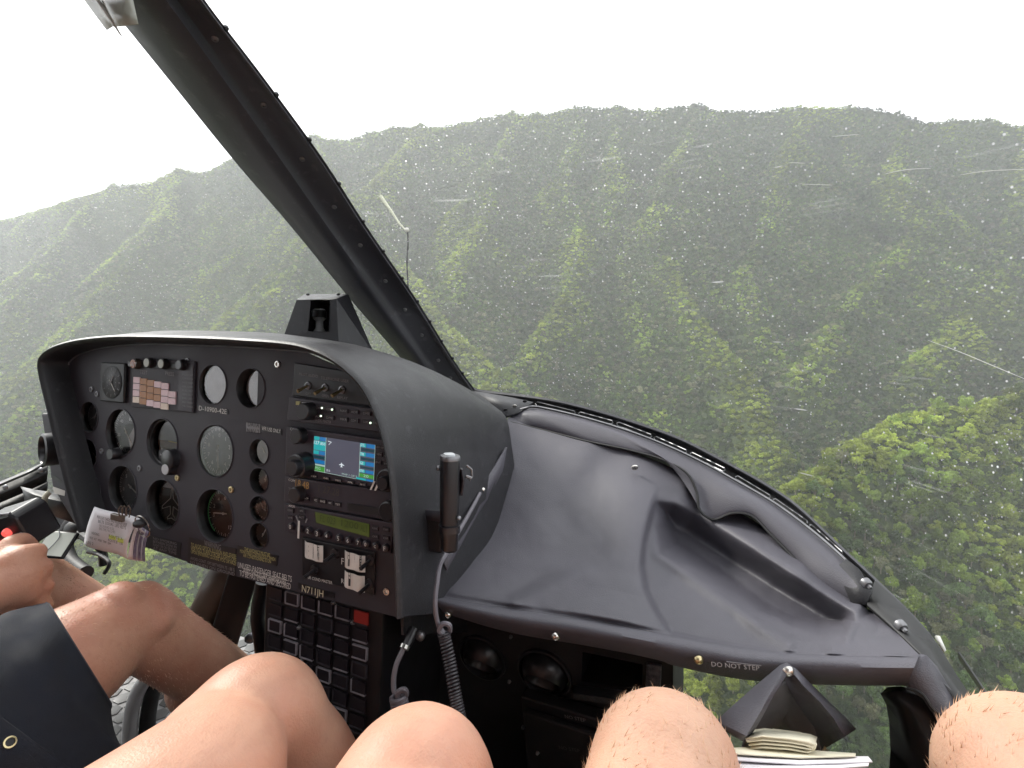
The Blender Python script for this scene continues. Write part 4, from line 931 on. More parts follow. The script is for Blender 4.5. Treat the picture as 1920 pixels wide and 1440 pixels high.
rknob(552,875,.017,.020,gp,h=.010); rknob(546,878,.011,.030,gp,h=.010); rknob(553,818,.011,.012,gp,h=.010); rknob(722,902,.015,.018,gp,h=.010); rknob(716,907,.009,.028,gp,h=.010)
u, v = PF.uv(703,911,.012); 
text('V', PF, (573,815), (577,816), M['dim'], gp, h=.0112); text('COM', PF, (544,804), (556,806), M['white'], gp, h=.0112, height=.0035); text('VLOC', PF, (548,825), (560,827), M['dim'], gp, h=.0112, height=.0035); text('PULL', PF, (559,858), (567,860), M['dim'], gp, h=.0112, height=.003)
for i, s in enumerate(('CDI','OBS','MSG','FPL','PROC')): key(588+i*23, 893+i*3.9, 12, 6, gp, 'key', .010, lab=s, tm='white')
for i, (px, py, s) in enumerate(((709,838,'-D-'),(720,840,'RNG'),(711,852,'MENU'),(725,855,'CLR'),(709,867,'ENT'),(725,870,'FPL'))): key(px, py, 11, 8, gp, 'key', .010, lab=s, tm='dim')
b = MB()
for k in (-.6, .6):
    u, v = PF.uv(702,911,.0112); b.add([PF.pt(u+x+k*.006, v+y, .0112) for x, y in ((-.004,-.006),(-.001,-.006),(.005,.006),(.002,.006))], [(0,1,2,3)])
b.build('arrow_mark', M['white'], gp, smooth=False)
# DME strip
dm_ = unit('distance_unit', [(534,893),(738,922),(739,977),(532,940)], .007)
text('TELEPHONE', PF, (541,916), (558,919), M['dim'], dm_, h=.0084, height=.003); text('COM', PF, (541,899), (553,902), M['white'], dm_, h=.0084, height=.0035)
text('18.48', PF, (554,905), (579,911), mat('print_amber', (.16,.09,.03), .6, emit=(.6,.3,.08), estr=.08), dm_, h=.0084, height=.010); text('1 27.28', PF, (597,915), (636,924), M['dialb'], dm_, h=.0084, height=.010)
for i, (px, s) in enumerate(((573,'<->'),(592,'C'),(605,'MHZ'),(619,'KC'),(633,'TST'))): key(px, 934+(px-573)*.20, 13 if i == 0 else 11, 8, dm_, 'key', .007, lab=s, tm='white')
b = MB(); q = quad_uv([(652,943),(712,953),(712,966),(652,957)], .0076); b.prism([PF.pt(*x, .0068) for x in q[::-1]], [PF.pt(*x, .0082) for x in q[::-1]]); b.build('insert', M['black'], dm_, smooth=False)
rknob(550,929,.011,.012,dm_,h=.007); rknob(724,960,.013,.014,dm_,h=.007)
# transponder
tp = unit('transponder', [(533,945),(738,981),(732,1039),(533,997)], .007)
q = quad_uv([(591,960),(692,983),(692,1007),(593,980)], .0076); lcd = mat('lcd_green', (.050,.065,.016), .4, var=.25, vscale=40, emit=(.2,.28,.03), estr=.04)
b = MB(); b.prism([PF.pt(*x, .0068) for x in q[::-1]], [PF.pt(*x, .0078) for x in q[::-1]]); b.build('display', lcd, tp, smooth=False)
for s, a, c in (('FL 023',(600,971),(629,978)),('1200',(640,980),(672,987)),('ALT',(676,989),(689,992))): text(s, PF, a, c, mat('lcd_ink', (.03,.045,.015), .5), tp, h=.0084, height=.009)
text('XPDR', PF, (541,948), (553,950), M['white'], tp, h=.0084, height=.0035)
for i, (px, py, s) in enumerate(((544,957,'IDENT'),(565,958,'ON'),(544,971,'VFR'),(565,970,'ALT'))): key(px, py, 12, 8, tp, 'key', .007, lab=s, tm='dim')
for a, c in (((555,967),(559,977)),((576,972),(573,980))): b = MB(); b.tube([PF.at(*a,.0088),PF.at(*c,.0088)], .0009, 5); b.build('pointer_mark', M['dim'], tp)
for i, (px, py) in enumerate(((544,988),(560,993),(577,996),(594,1001),(612,1005),(634,1010),(652,1014),(671,1018),(685,1021),(703,1025),(721,1029))):
    rknob(px, py, .0052, .005, tp, 'key', .007, 'push_button'); text('012345670'[i] if i < 9 else 'CF'[i-9], PF, (px-2, py-.4), (px+1.6, py+.4), M['white'], tp, h=.0128)
for px, py, s in ((703,991,'FUNC'),(703,1006,'CRSR'),(723,993,'START'),(723,1009,'CLR')): key(px, py, 12, 8, tp, 'key', .007, lab=s, tm='dim')
# cooling switch plate with three taped legends
sw = unit('switch_plate', [(565,1008),(703,1036),(701,1117),(566,1081)], .004, 'black')
def legend(pts, cols_, parent):
    o = strip(pts, M['tape'], parent, 'paper_legend', h=.006, bow=.004)
    (x0,y0),(x1,y1),(x2,y2),(x3,y3) = pts
    for cx_, w_, rowsT, m in cols_:
        n = len(rowsT); hh = abs(y3-y0)
        for k, ch in enumerate(rowsT):
            t = (k+.5)/n; X_ = x0+(x1-x0)*cx_; Yt = y0+(y1-y0)*cx_; Y_ = Yt+hh*(.08+.84*t)
            text(ch, PF, (X_-w_/2, Y_-w_*.12), (X_+w_/2, Y_+w_*.12), m, parent, h=.006+.0008+.004*math.sin(math.pi*cx_)+.0014*math.sin(3*math.pi*cx_), height=.0078*(3.6/max(n,3)))
legend([(572,1013),(606,1023),(606,1054),(572,1043)], ((.15,3.4,'A/C',M['ink']),(.48,3.2,'OFF',M['ink']),(.72,3.2,'FAN',M['ink'])), sw)
legend([(647,1031),(685,1042),(685,1073),(647,1062)], ((.17,4,'HI',M['ink']),(.52,3.6,'LOW',M['ink']),(.76,3.6,'MED',M['ink'])), sw)
legend([(647,1069),(684,1080),(684,1111),(646,1098)], ((.22,4,'HI',M['ink']),(.62,3.6,'LOW',M['ink'])), sw)
text('F', PF, (640,1052), (645,1053), M['white'], sw, h=.0052); text('R', PF, (640,1089), (645,1090), M['white'], sw, h=.0052); text('AIR COND MASTER', PF, (575,1082), (623,1093), M['white'], sw, h=.0050, height=.0042)
for px, py in ((590,1068),(628,1038),(695,1050),(693,1095)):
    u, v = PF.uv(px, py, .004); b = MB(); b.lathe(PF, u, v, [(.007,.004),(.0065,.006),(.004,.0065)], 18, cap1=True); b.tube([PF.pt(u,v,.005), PF.pt(u-.001,v-.006,.022)], [.002,.003], 8); b.build('toggle', M['knob'], sw)
# ------------------------------------------------------------------ hood round the panel
hd = thing('panel_hood', PF.at(700,1150,0), 'black crackle finished hood wrapped around the instrument panel', 'hood')
RO = [(145,1000),(126,935),(104,850),(84,765),(70,705),(68,678),(76,662),(98,647),(140,635),(200,628),(260,627),(320,628),(390,630),(450,633),(530,639),(575,648),(615,665),(650,690),(680,722),(703,765),(722,820),(734,880),(741,950),(746,1050),(750,1162)]
RE = [(300,990),(270,935),(250,850),(240,790),(235,745),(238,712),(250,690),(300,672),(360,655),(420,645),(470,645),(520,647),(590,652),(650,662),(730,680),(790,697),(840,712),(885,733),(925,760),(950,785),(960,840),(968,900),(975,960),(985,1040),(990,1140)]
HR = .045
ro = [PF.uv(*q, HR) for q in RO]; ro = [tuple(interp(ro, i/119))[:2] for i in range(120)]
re_ = [interp([PF.at(*q, -.34) for q in RE], i/119) for i in range(120)]
cen = np.mean(ro, axis=0)
def inward(i, d):
    a = np.array(ro[max(i-1,0)]); c = np.array(ro[min(i+1,119)]); t = c-a; t /= np.linalg.norm(t); nrm = np.array([t[1], -t[0]])
    if nrm.dot(cen-np.array(ro[i])) < 0: nrm = -nrm
    return np.array(ro[i])+nrm*d
secs = []
inn = [(.011,.0),(.010,.012),(.0095,.036),(.007,.043),(.0035,HR),(.0005,HR-.003),(0,HR-.009)]
for i in range(120):
    row = [PF.pt(*inward(i, d), h) for d, h in inn]
    o0 = PF.pt(*ro[i], HR-.012); e = Vector(re_[i])
    row += [o0.lerp(e, f) + (Vector((0,0,1)).lerp(o0-PF.pt(*cen,0), 0))*(.018*math.sin(math.pi*f) if 18 < i < 100 else 0) for f in (.05,.15,.3,.45,.6,.75,.88,1.0)]
    secs.append(row)
b = MB(); b.loft(secs); b.build('hood_shell', M['hood'], hd, ang=60)
b = MB(); b.tube([PF.pt(*inward(i, .0125), .0015) for i in range(24, 100)], .0012, 6); b.build('seal_bead', M['steel'], hd)
for px, py in ((800,1077),): 
    F = Frame(P(800,1078,.78), CR@Vector((.6,0,.8)), CR@Vector((0,1,0)))
    b = MB(); b.ell(P(800,1078,.775), (.005,.007,.007), 10); b.build('dome_screw', M['silver'], hd)
# black side cheek below the hood on its right
b = MB(); b.add([P(748,900,.685),P(960,900,1.0),P(972,1180,1.0),P(752,1190,.69)], [(0,1,2,3)]); b.build('side_cheek', M['hood'], hd, smooth=False).modifiers.new('thick','SOLIDIFY').thickness = .004
# ------------------------------------------------------------------ compass on the hood
cp = thing('compass', P(600,650,1.0), 'magnetic compass in a tapered black housing standing on the hood', 'compass')
Q = dict(a=P(556,562,.985), b_=P(631,560,.965), c=P(636,662,.955), d=P(526,646,.985), e=P(571,551,1.06), f=P(653,551,1.035), g=P(704,668,1.04), h=P(560,655,1.08))
wa, wb, wc_, wd_ = P(583,562.5,.978), P(618,562,.967), P(616,622,.962), P(578,621,.972)
bk = CR@Vector((0,0,-1)); b = MB()
v = [Q['a'],Q['b_'],Q['c'],Q['d'],Q['e'],Q['f'],Q['g'],Q['h'],wa,wb,wc_,wd_,wa+bk*.05,wb+bk*.05,wc_+bk*.05,wd_+bk*.05]
b.add(v, [(8,9,1,0),(9,10,2,1),(10,11,3,2),(11,8,0,3),(1,2,6,5),(0,1,5,4),(0,4,7,3),(4,5,6,7),(2,3,7,6),(8,12,13,9),(9,13,14,10),(10,14,15,11),(11,15,12,8),(12,15,14,13)])
b.build('housing', M['hood'], cp, smooth=False, bevel=.004)
b = MB(); F = Frame(P(599,606,.995), CR@Vector((1,0,0)), CR@Vector((0,1,0))); b.lathe(Frame(F.O, F.ex, -F.n), 0, 0, [(.010,-.022),(.011,-.015),(.007,-.008),(.007,.004),(.012,.008),(.013,.022),(.010,.026)], 20, True, True); b.build('compass_bowl', M['dialg'], cp)
b = MB(); b.lathe(Frame(P(597,590,.99), F.ex, -F.n), 0, 0, [(.0132,-.006),(.0135,.002),(.0132,.008)], 24); b.build('compass_card', M['dial'], cp)
text('N 33 30', F, (590,597), (608,598), M['white'], cp, h=.013, height=.005)
for px, py in ((577,552),(634,552)): b = MB(); b.ell(P(px,py,1.0), (.004,.004,.0025), 8); b.build('screw', M['black'], cp)
b = MB(); b.add([P(583,563,.977),P(618,562.5,.966),P(616,622,.961),P(578,621,.971)], [(3,2,1,0)]); b.build('window', M['glassc'], cp, smooth=False)
# ------------------------------------------------------------------ leather dash pad on the right
def smooth01(x): x = np.clip(x, 0, 1); return x*x*(3-2*x)
LOW = [(786,1112,.725),(870,1128,.705),(960,1142,.685),(1100,1162,.645),(1230,1186,.612),(1330,1205,.59),(1400,1216,.575),(1480,1225,.56),(1560,1229,.545),(1650,1231,.53),(1722,1232,.515)]
UP = [(953,782,1.09),(1000,794,1.075),(1060,808,1.04),(1120,824,1.00),(1180,845,.965),(1240,868,.935),(1290,895,.905),(1320,935,.88),(1400,968,.845),(1460,1010,.80),(1530,1066,.745),(1592,1116,.70),(1640,1150,.655),(1685,1190,.60),(1724,1228,.525)]
LEFT = [(786,1112,.725),(815,1080,.765),(855,1038,.82),(880,1005,.87),(905,965,.915),(925,900,.975),(940,840,1.03),(953,782,1.09)]
nu, nv = 230, 130
def arc(pts, n):
    d = dense(pts, 400); L_ = np.cumsum([0]+[math.hypot(d[i+1][0]-d[i][0], d[i+1][1]-d[i][1]) for i in range(399)]); L_ /= L_[-1]
    return np.array([[np.interp(t, L_, [q[k] for q in d]) for k in range(3)] for t in np.linspace(0, 1, n)])
lo, up_, le = arc(LOW, nu), arc(UP, nu), arc(LEFT, nv)
for a_ in (lo, up_, le): a_[:,2] = 1/a_[:,2]
S, T = np.meshgrid(np.linspace(0,1,nu), np.linspace(0,1,nv), indexing='ij')
S = S[...,None]; T = T[...,None]
ri_ = np.linspace(0,1,nv)[:,None]*(up_[-1]-lo[-1])+lo[-1]
G3 = lo[:,None]*(1-T)+up_[:,None]*T + le[None]*(1-S)+ri_[None]*S - (lo[0]*(1-S)*(1-T)+lo[-1]*S*(1-T)+up_[0]*(1-S)*T+up_[-1]*S*T)
px_, py_, iz = G3[...,0], G3[...,1], G3[...,2]
def sd_poly(px, py, poly):
    d = np.full(px.shape, 1e9); inside = np.zeros(px.shape, bool); n = len(poly)
    for i in range(n):
        x0, y0 = poly[i]; x1, y1 = poly[(i+1) % n]; ex, ey = x1-x0, y1-y0
        t = np.clip(((px-x0)*ex+(py-y0)*ey)/(ex*ex+ey*ey), 0, 1); d = np.minimum(d, np.hypot(px-x0-t*ex, py-y0-t*ey))
        c = ((y0 > py) != (y1 > py)) & (px < (x1-x0)*(py-y0)/((y1-y0) if y1 != y0 else 1e-9)+x0); inside ^= c
    return np.where(inside, d, -d)
def sd_line(px, py, line):
    d = np.full(px.shape, 1e9); tt = np.zeros(px.shape); n = len(line)-1
    for i in range(n):
        x0, y0 = line[i]; x1, y1 = line[i+1]; ex, ey = x1-x0, y1-y0
        t = np.clip(((px-x0)*ex+(py-y0)*ey)/(ex*ex+ey*ey), 0, 1); q = np.hypot(px-x0-t*ex, py-y0-t*ey); m_ = q < d
        d = np.where(m_, q, d); tt = np.where(m_, (i+t)/n, tt)
    return d, tt
Z = 1/iz
h_ = np.zeros(Z.shape)          # metres towards the cabin
d, t = sd_line(px_, py_, [(1040,960),(1110,1000),(1150,1060)]); h_ += .022*np.exp(-(d/130)**2)
d, t = sd_line(px_, py_, [(1186,885),(1192,960),(1180,1040),(1165,1110)]); h_ += .020*np.exp(-(d/48)**2)*np.sin(math.pi*np.clip(t*.9+.08,0,1))
d, t = sd_line(px_, py_, [(1150,860),(1110,905),(1060,960)]); h_ -= .012*np.exp(-(d/38)**2)
d, t = sd_line(px_, py_, [(965,1128),(1030,1098),(1090,1072),(1140,1048)]); h_ += .010*np.exp(-(d/22)**2)*(1-t*.6)
d, t = sd_line(px_, py_, [(955,1120),(1010,1085),(1080,1055),(1130,1035)]); h_ -= .007*np.exp(-(d/16)**2)*(1-t*.5)
d, t = sd_line(px_, py_, [(850,1112),(905,1118),(960,1132)]); h_ += .006*np.exp(-(d/12)**2)
# step down to the right of the S shaped seam
seam = [(1228,905),(1214,960),(1200,1015),(1196,1060),(1203,1105),(1222,1145),(1250,1190)]
sx = np.interp(py_, [q[1] for q in seam], [q[0] for q in seam]); right = smooth01((px_-sx)/16)
h_ -= .030*right*smooth01((py_-905)/60)*smooth01((1420-px_)/260+.25)
# deep hollow
hol = [(1236,945),(1262,948),(1300,965),(1360,1003),(1430,1048),(1500,1092),(1560,1128),(1602,1150),(1606,1166),(1588,1186),(1540,1200),(1480,1192),(1430,1168),(1360,1118),(1290,1066),(1240,1036),(1232,990)]
sd = sd_poly(px_, py_, hol); h_ -= .078*smooth01((sd+8)/46)
d, t = sd_line(px_, py_, [(1236,1040),(1300,1085),(1370,1135),(1430,1180),(1480,1207)]); h_ += .010*np.exp(-(d/13)**2)
d, t = sd_line(px_, py_, [(1240,936),(1300,950),(1370,992),(1440,1040),(1520,1090),(1590,1136)]); h_ += .009*np.exp(-(d/13)**2)
d, t = sd_line(px_, py_, [(1395,965),(1450,1015),(1500,1060)]); h_ += .012*np.exp(-(d/40)**2)
d, t = sd_line(px_, py_, [(1380,1165),(1400,1195),(1425,1222)]); h_ -= .007*np.exp(-(d/24)**2)
d, t = sd_line(px_, py_, [(1612,1135),(1596,1165),(1590,1195)]); h_ += .013*np.exp(-(d/11)**2)
d, t = sd_line(px_, py_, [(1632,1150),(1650,1180)]); h_ -= .008*np.exp(-(d/12)**2)
d, t = sd_line(px_, py_, [(1560,1215),(1620,1205),(1690,1222)]); h_ += .008*np.exp(-(d/14)**2)
h_ += .0035*fbm(px_, py_, 90, 3, 3)+.0012*fbm(px_, py_, 28, 2, 8)
edge = np.minimum(T[...,0], np.minimum(1.6*(1-T[...,0]), np.minimum(S[...,0], 1-S[...,0])))
h_ *= .84*smooth01(edge*26)
Z2 = Z-h_
pad = thing('dash_pad', P(1230,1186,.62), 'wrinkled black leather dash pad stretched to the right of the instruments', 'dash pad')
vs_ = np.stack([(px_-960)/FPX*Z2, (720-py_)/FPX*Z2, -Z2], -1) @ np.array(CR).T
b = MB(); b.loft([[tuple(vs_[i,j]) for j in range(nv)] for i in range(nu)]); b.build('cover', M['pad'], pad, ang=180)
# rolled lip along its aft edge
BOT = [(775,1128,.735),(860,1158,.70),(960,1187,.675),(1100,1211,.635),(1230,1237,.605),(1260,1247,.60),(1340,1265,.585),(1400,1275,.572),(1480,1281,.56),(1560,1284,.548),(1640,1286,.535),(1700,1286,.525)]
lo2, bo = arc(LOW, 120), arc(BOT, 120); secs = []
for i in range(120):
    row = []; wv = .35*math.sin(i*.21)+.3*math.sin(i*.077+1)
    for s_, dz in ((0,.012),(0,.001),(.02,-.004),(.12,-.0115),(.25,-.0165),(.38,-.019+.002*wv),(.52,-.0185+.002*wv),(.66,-.014),(.80,-.007),(.92,-.001),(1,.004),(1.0,.030),(.9,.05)):
        q = lo2[i]*(1-s_)+bo[i]*s_; row.append(P(q[0], q[1]+wv*s_, q[2]+dz))
    secs.append(row)
b = MB(); b.loft(secs); b.build('rolled_lip', M['pad'], pad, ang=60)
def stud(px, py, Z, r, m, parent, name, F=None):
    F = F or Frame(P(px,py,Z), CR@Vector((1,-.1,0)), CR@Vector((0,.9,.3)))
    b = MB(); b.lathe(F, 0, 0, [(r*1.15,-.001),(r,.0012),(r*.8,.0028),(r*.45,.0034),(r*.3,.002)], 20, cap1=True); return b.build(name, M[m], parent)
stud(840,1153,.700,.0045,'silver',pad,'snap_stud'); stud(1042,1194,.640,.0047,'silver',pad,'snap_stud'); stud(1310,1238,.572,.0045,'brass',pad,'snap_stud')
b = MB(); F = Frame(P(1190,876,.905), CR@Vector((1,0,0)), CR@Vector((0,.75,.65))); b.lathe(F, 0, 0, [(.0060,.000),(.0056,.002),(.0032,.0024),(.0028,.0005)], 20); b.build('snap_ring', M['silver'], pad); b = MB(); b.lathe(F, 0, 0, [(.0028,.0003),(.0012,.0022)], 12, cap1=True); b.build('snap_centre', M['steel'], pad)
LF = Frame(P(1380,1258,.563), (P(1440,1263,.556)-P(1320,1249,.580)), CR@Vector((0,1,.1)))
text('DO NOT STEP', LF, (1334,1245), (1424,1253), mat('print_grey', (.42,.41,.42), .6), pad, h=.0065)
b = MB(); b.box(LF, LF.uv(1362,1238)[0], LF.uv(1427,1243)[0], LF.uv(1390,1240)[1]-.0004, LF.uv(1390,1240)[1]+.0004, .0035, .0042); b.build('scratch', M['dim'], pad)
# strap between hood cheek and pad, and the folded flap behind it
sg = thing('leather_strap', P(880,970,.85), 'narrow leather strap with a snap tucked between hood and dash pad', 'strap')
b = MB(); b.loft([[P(*p), P(*q)] for p, q in (((948,838,.945),(936,905,.93)), ((927,872,.905),(922,925,.89)), ((903,908,.86),(908,942,.855)), ((881,945,.82),(892,968,.82)), ((862,980,.785),(874,1000,.785)), ((845,1015,.75),(855,1035,.75)), ((828,1050,.72),(836,1070,.715)))]); o = b.build('strap', M['pad'], sg); o.modifiers.new('thick','SOLIDIFY').thickness=.003
b = MB(); b.loft([[P(*p), P(*q)] for p, q in (((936,905,.935),(922,965,.925)), ((900,945,.885),(905,988,.885)), ((872,990,.83),(882,1014,.83)), ((845,1035,.77),(852,1052,.77)))]); o = b.build('flap', M['dark'], sg); o.modifiers.new('thick','SOLIDIFY').thickness=.003
stud(905,919,.852,.0038,'silver',sg,'snap_stud')

# ------------------------------------------------------------------ push-to-talk handset hanging in its clip
hs = thing('handset', P(845,950,.66), 'black handheld microphone with a silver top ring beside the instrument panel', 'handset')
HF = Frame(P(843,945,.655), CR@Vector((.94,0,-.34)), CR@Vector((-.02,1,.05)))
def outline(w_, d_, n=28, e=3.2):
    r = []; w_ = w_*.70; d_ = d_*.78
    for k in range(n):
        a = 2*math.pi*k/n; c, s = math.cos(a), math.sin(a); r.append((w_*math.copysign(abs(c)**(2/e), c), d_*math.copysign(abs(s)**(2/e), s)))
    return r
def pillar_loft(F, secs_, name, m, parent, ang=40):
    """secs_: (u0, v, h0, half width, half depth)"""
    b = MB(); b.loft([[F.pt(u0+x, v, h0+y) for x, y in outline(w_, d_)] for u0, v, h0, w_, d_ in secs_], True, True, True); return b.build(name, m, parent, ang=ang)
pillar_loft(HF, [(.002,-.060,-.004,.010,.010),(.001,-.057,-.004,.0145,.014),(.0,.0,0,.0165,.016),(.0,.050,0,.0165,.017),(0,.055,0,.016,.0165)], 'body', M['black'], hs)
pillar_loft(HF, [(0,.0545,0,.0165,.0175),(0,.0585,0,.0170,.018),(0,.060,0,.0160,.017)], 'top_ring', M['steel'], hs)
pillar_loft(HF, [(-.001,.0598,0,.010,.012),(-.001,.0622,0,.009,.011)], 'top_button', M['dialg'], hs)
pillar_loft(HF, [(.0128,.012,.004,.0028,.008),(.0142,.030,.006,.0035,.010),(.0128,.044,.004,.0028,.008)], 'talk_switch', M['key'], hs)
b = MB(); b.tube([HF.pt(.019,.048,.008),HF.pt(.025,.043,.008),HF.pt(.026,.034,.008),HF.pt(.022,.030,.010)], .0016, 7); b.tube([HF.pt(.017,.036,.012),HF.pt(.024,.033,.012)], .002, 7); b.build('bail', M['steel'], hs)
pillar_loft(HF, [(0,-.034,0,.0178,.0175),(0,-.026,0,.0178,.0175)], 'clip_band', M['knob'], hs)
stud(822,878,.655,.003,'steel',hs,'side_screw'); stud(860,972,.648,.0028,'steel',hs,'side_screw')
bx = thing('clip_bracket', P(795,1000,.70), 'black metal bracket that holds the handset beside the panel', 'bracket')
F = Frame(P(795,1000,.695), CR@Vector((.9,-.05,.3)), CR@Vector((0,1,0))); b = MB(); b.box(F, -.027, .028, -.022, .022, -.02, .004); b.build('block', M['black'], bx, bevel=.003)
b = MB(); b.add([F.pt(-.005,.020,.0052),F.pt(.026,.019,.0052),F.pt(.026,.034,.0052),F.pt(.004,.032,.0052)], [(0,1,2,3)]); b.build('clip_tab', M['panel'], bx).modifiers.new('thick','SOLIDIFY').thickness=.002
# coiled cords
def coil(path, r, turns, rad_, n=16):
    path = [Vector(p) for p in path]; N = turns*n; out_ = []; d0 = None
    for i in range(N+1):
        t = i/N; p = Vector(interp(path, t)); q = Vector(interp(path, min(1, t+.01))) if t < .99 else p+(p-Vector(interp(path, t-.01))); d = (q-p).normalized()
        x = d.orthogonal().normalized() if d0 is None else (d0-d*d0.dot(d)).normalized(); d0 = x; y = d.cross(x); a = 2*math.pi*i/n
        out_.append(p+(x*math.cos(a)+y*math.sin(a))*r)
    return out_
cordm = mat('cord_grey', (.12,.112,.13), .45); cordd = mat('cord_dark', (.022,.019,.024), .45)
c1 = thing('coiled_cord', P(850,1250,.62), 'dark coiled cord hanging from the handset in front of the cabinet', 'cord')
b = MB(); b.tube(curve([P(900,925,.835),P(880,962,.785),(P(858,1000,.74)),P(838,1035,.69),P(825,1060,.665),P(820,1090,.65),P(816,1130,.64),P(820,1165,.64),P(832,1187,.64),P(843,1184,.637),P(842,1172,.633),P(830,1170,.633),P(824,1182,.634),P(832,1190,.634)], 70), .0030, 8); b.build('lead', cordm, c1)
b = MB(); b.tube(coil([P(832,1188,.635),P(843,1240,.625),P(853,1300,.61),P(862,1350,.60),P(868,1400,.60)], .0062, 36, .002), .0017, 6); b.build('coil', cordd, c1)
c2 = thing('coiled_cord', P(755,1250,.66), 'grey coiled cord plugged in beside the switch pedestal', 'cord')
b = MB(); b.tube([P(776,1180,.70),P(768,1198,.69),P(760,1216,.68)], [.0072,.0066,.005], 12); b.build('plug', M['knob'], c2)
b = MB(); b.tube([P(760,1210,.681),P(757,1217,.678)], .0062, 14); b.build('plug_ring', M['silver'], c2)
b = MB(); b.tube(curve([P(758,1214,.68),P(750,1230,.675),P(742,1250,.67),P(738,1275,.665),P(740,1298,.66),P(752,1308,.655),P(762,1302,.652),P(758,1293,.65),P(747,1298,.65),P(747,1312,.65)], 60), .0034, 8); b.build('lead', cordm, c2)
b = MB(); b.tube(coil([P(747,1306,.652),P(752,1340,.65),P(756,1380,.65)], .009, 14, .002), .0023, 6); b.build('coil', cordm, c2)
b = MB(); b.ell(P(788,1192,.70), (.007,.006,.007), 12); sk = b.build('jack_socket', M['steel']); tag(sk, 'small metal jack socket to the right of the cord plug', 'socket')

# ------------------------------------------------------------------ cabinet under the lip: vents, bin
cab = thing('lower_cabinet', (-.1,.70,FLZ), 'black cabinet wall under the dash pad with vents and a bin', 'cabinet')
CF = Frame((-.20,.70,-.55), (1,0,0), (0,-.18,1))
if CF.n.y > 0: CF = Frame((-.20,.70,-.55), (1,0,0), (0,.18,1))
CFn = CF
def cuv(px, py, h=0): return CF.uv(px, py, h)
x0, y1 = cuv(755,1130); x1, y2 = cuv(1262,1240)
bw = [cuv(1092,1222), cuv(1205,1246), cuv(1203,1292), cuv(1090,1278)]
outer = [cuv(752,1120), cuv(1262,1215), cuv(1262,1700), cuv(720,1700)]
vents = [(905,1232,36),(1021,1262,40)]
hl = []
for px, py, rp in vents:
    u, v = cuv(px, py); r = abs(cuv(px, py-rp)[1]-v); hl.append(circ(u, v, r, 36))
loops = [[Vector((u,v,0)) for u, v in l] for l in [outer, bw]+hl]; tris = geometry.tessellate_polygon(loops); flat = [q for l in loops for q in l]
b = MB(); b.add([CF.pt(q.x,q.y,0) for q in flat], list(tris)); b.build('front_wall', M['dark'], cab, smooth=False)
b = MB(); b.loft([[CF.pt(u,v,0) for u,v in bw],[CF.pt(u,v,-.09) for u,v in bw]], True, False, True); b.build('bin', M['wall'], cab, smooth=False)
for (px, py, rp), c in zip(vents, hl):
    u = sum(q[0] for q in c)/36; v = sum(q[1] for q in c)/36; r = math.hypot(c[0][0]-u, c[0][1]-v)
    vt = link('air_vent', None, cab, CF.pt(u, v, 0))
    b = MB(); b.lathe(CF, u, v, [(r*1.1,0),(r*1.08,.004),(r,.005),(r*.96,-.002),(r*.95,-.03)], 36); b.build('socket_ring', M['black'], vt)
    bl_ = Frame(CF.pt(u, v, -.008), CF.ex, (CF.ey+CF.n*.55)); b = MB(); rr_ = r*.93
    b.lathe(bl_, 0, 0, [(rr_*math.cos(a), rr_*math.sin(a)) for a in np.linspace(-.4, .62, 9)]+[(rr_*.77, rr_*.56),(rr_*.74, rr_*.50),(rr_*.70, -.012)], 36, cap1=True); b.build('eyeball', M['knob'], vt)
b = MB(); q = [cuv(1212,1246,.006), cuv(1240,1250,.006), cuv(1238,1296,.006), cuv(1210,1290,.006)]; b.prism([CF.pt(*x, .001) for x in q], [CF.pt(*x, .006) for x in q]); b.build('worn_plate', mat('worn_metal', (.10,.095,.11), .5, .5, var=.5, vscale=150, wear=(.25,.24,.25)), cab, bevel=.001)
b = MB(); q = [cuv(1075,1300,.03), cuv(1230,1322,.03), cuv(1225,1300,.0), cuv(1075,1284,.0)]; b.prism([CF.pt(*q[0],.03),CF.pt(*q[1],.03),CF.pt(*q[2],0),CF.pt(*q[3],0)], [CF.pt(q[0][0],q[0][1]-.01,.03),CF.pt(q[1][0],q[1][1]-.01,.03),CF.pt(q[2][0],q[2][1]-.01,0),CF.pt(q[3][0],q[3][1]-.01,0)]); b.build('bin_ledge', mat('worn_ledge', (.03,.03,.034), .6, var=.6, vscale=120, wear=(.12,.12,.13)), cab)
b = MB(); b.box(CF, cuv(990,1330)[0], cuv(1262,1330)[0], cuv(1100,1700)[1], cuv(1100,1318)[1], .001, .022); b.build('lower_step', M['dark'], cab, bevel=.003)
b = MB(); b.box(CF, cuv(985,1372,.03)[0], cuv(1262,1372,.03)[0], cuv(1100,1700)[1], cuv(1100,1370,.03)[1], .0225, .034); b.build('lower_panel', M['dark'], cab, bevel=.003)
text('NO STEP', CF, (1059,1343), (1098,1351), M['dim'], cab, h=.0235, height=.006); text('NO STEP', CF, (1048,1401), (1087,1408), mat('print_faint', (.08,.08,.08), .6), cab, h=.0355, height=.006)
for px, py, h in ((955,1278,.001),(958,1194,.001),(981,1364,.024),(1008,1412,.035)): F = Frame(CF.pt(*cuv(px,py,h),h), CF.ex, CF.ey); stud(px,py,0,.0026,'steel',cab,'screw',F)
# side wall behind the cabinet towards the pedestal and its inner floor
b = MB(); b.add([CF.pt(*cuv(1262,1215),0), CF.pt(*cuv(1262,1700),0), CF.pt(*cuv(1262,1700),-.12), CF.pt(*cuv(1262,1215),-.12)], [(0,1,2,3)]); b.build('side_wall', M['dark'], cab, smooth=False).modifiers.new('thick','SOLIDIFY').thickness=.006

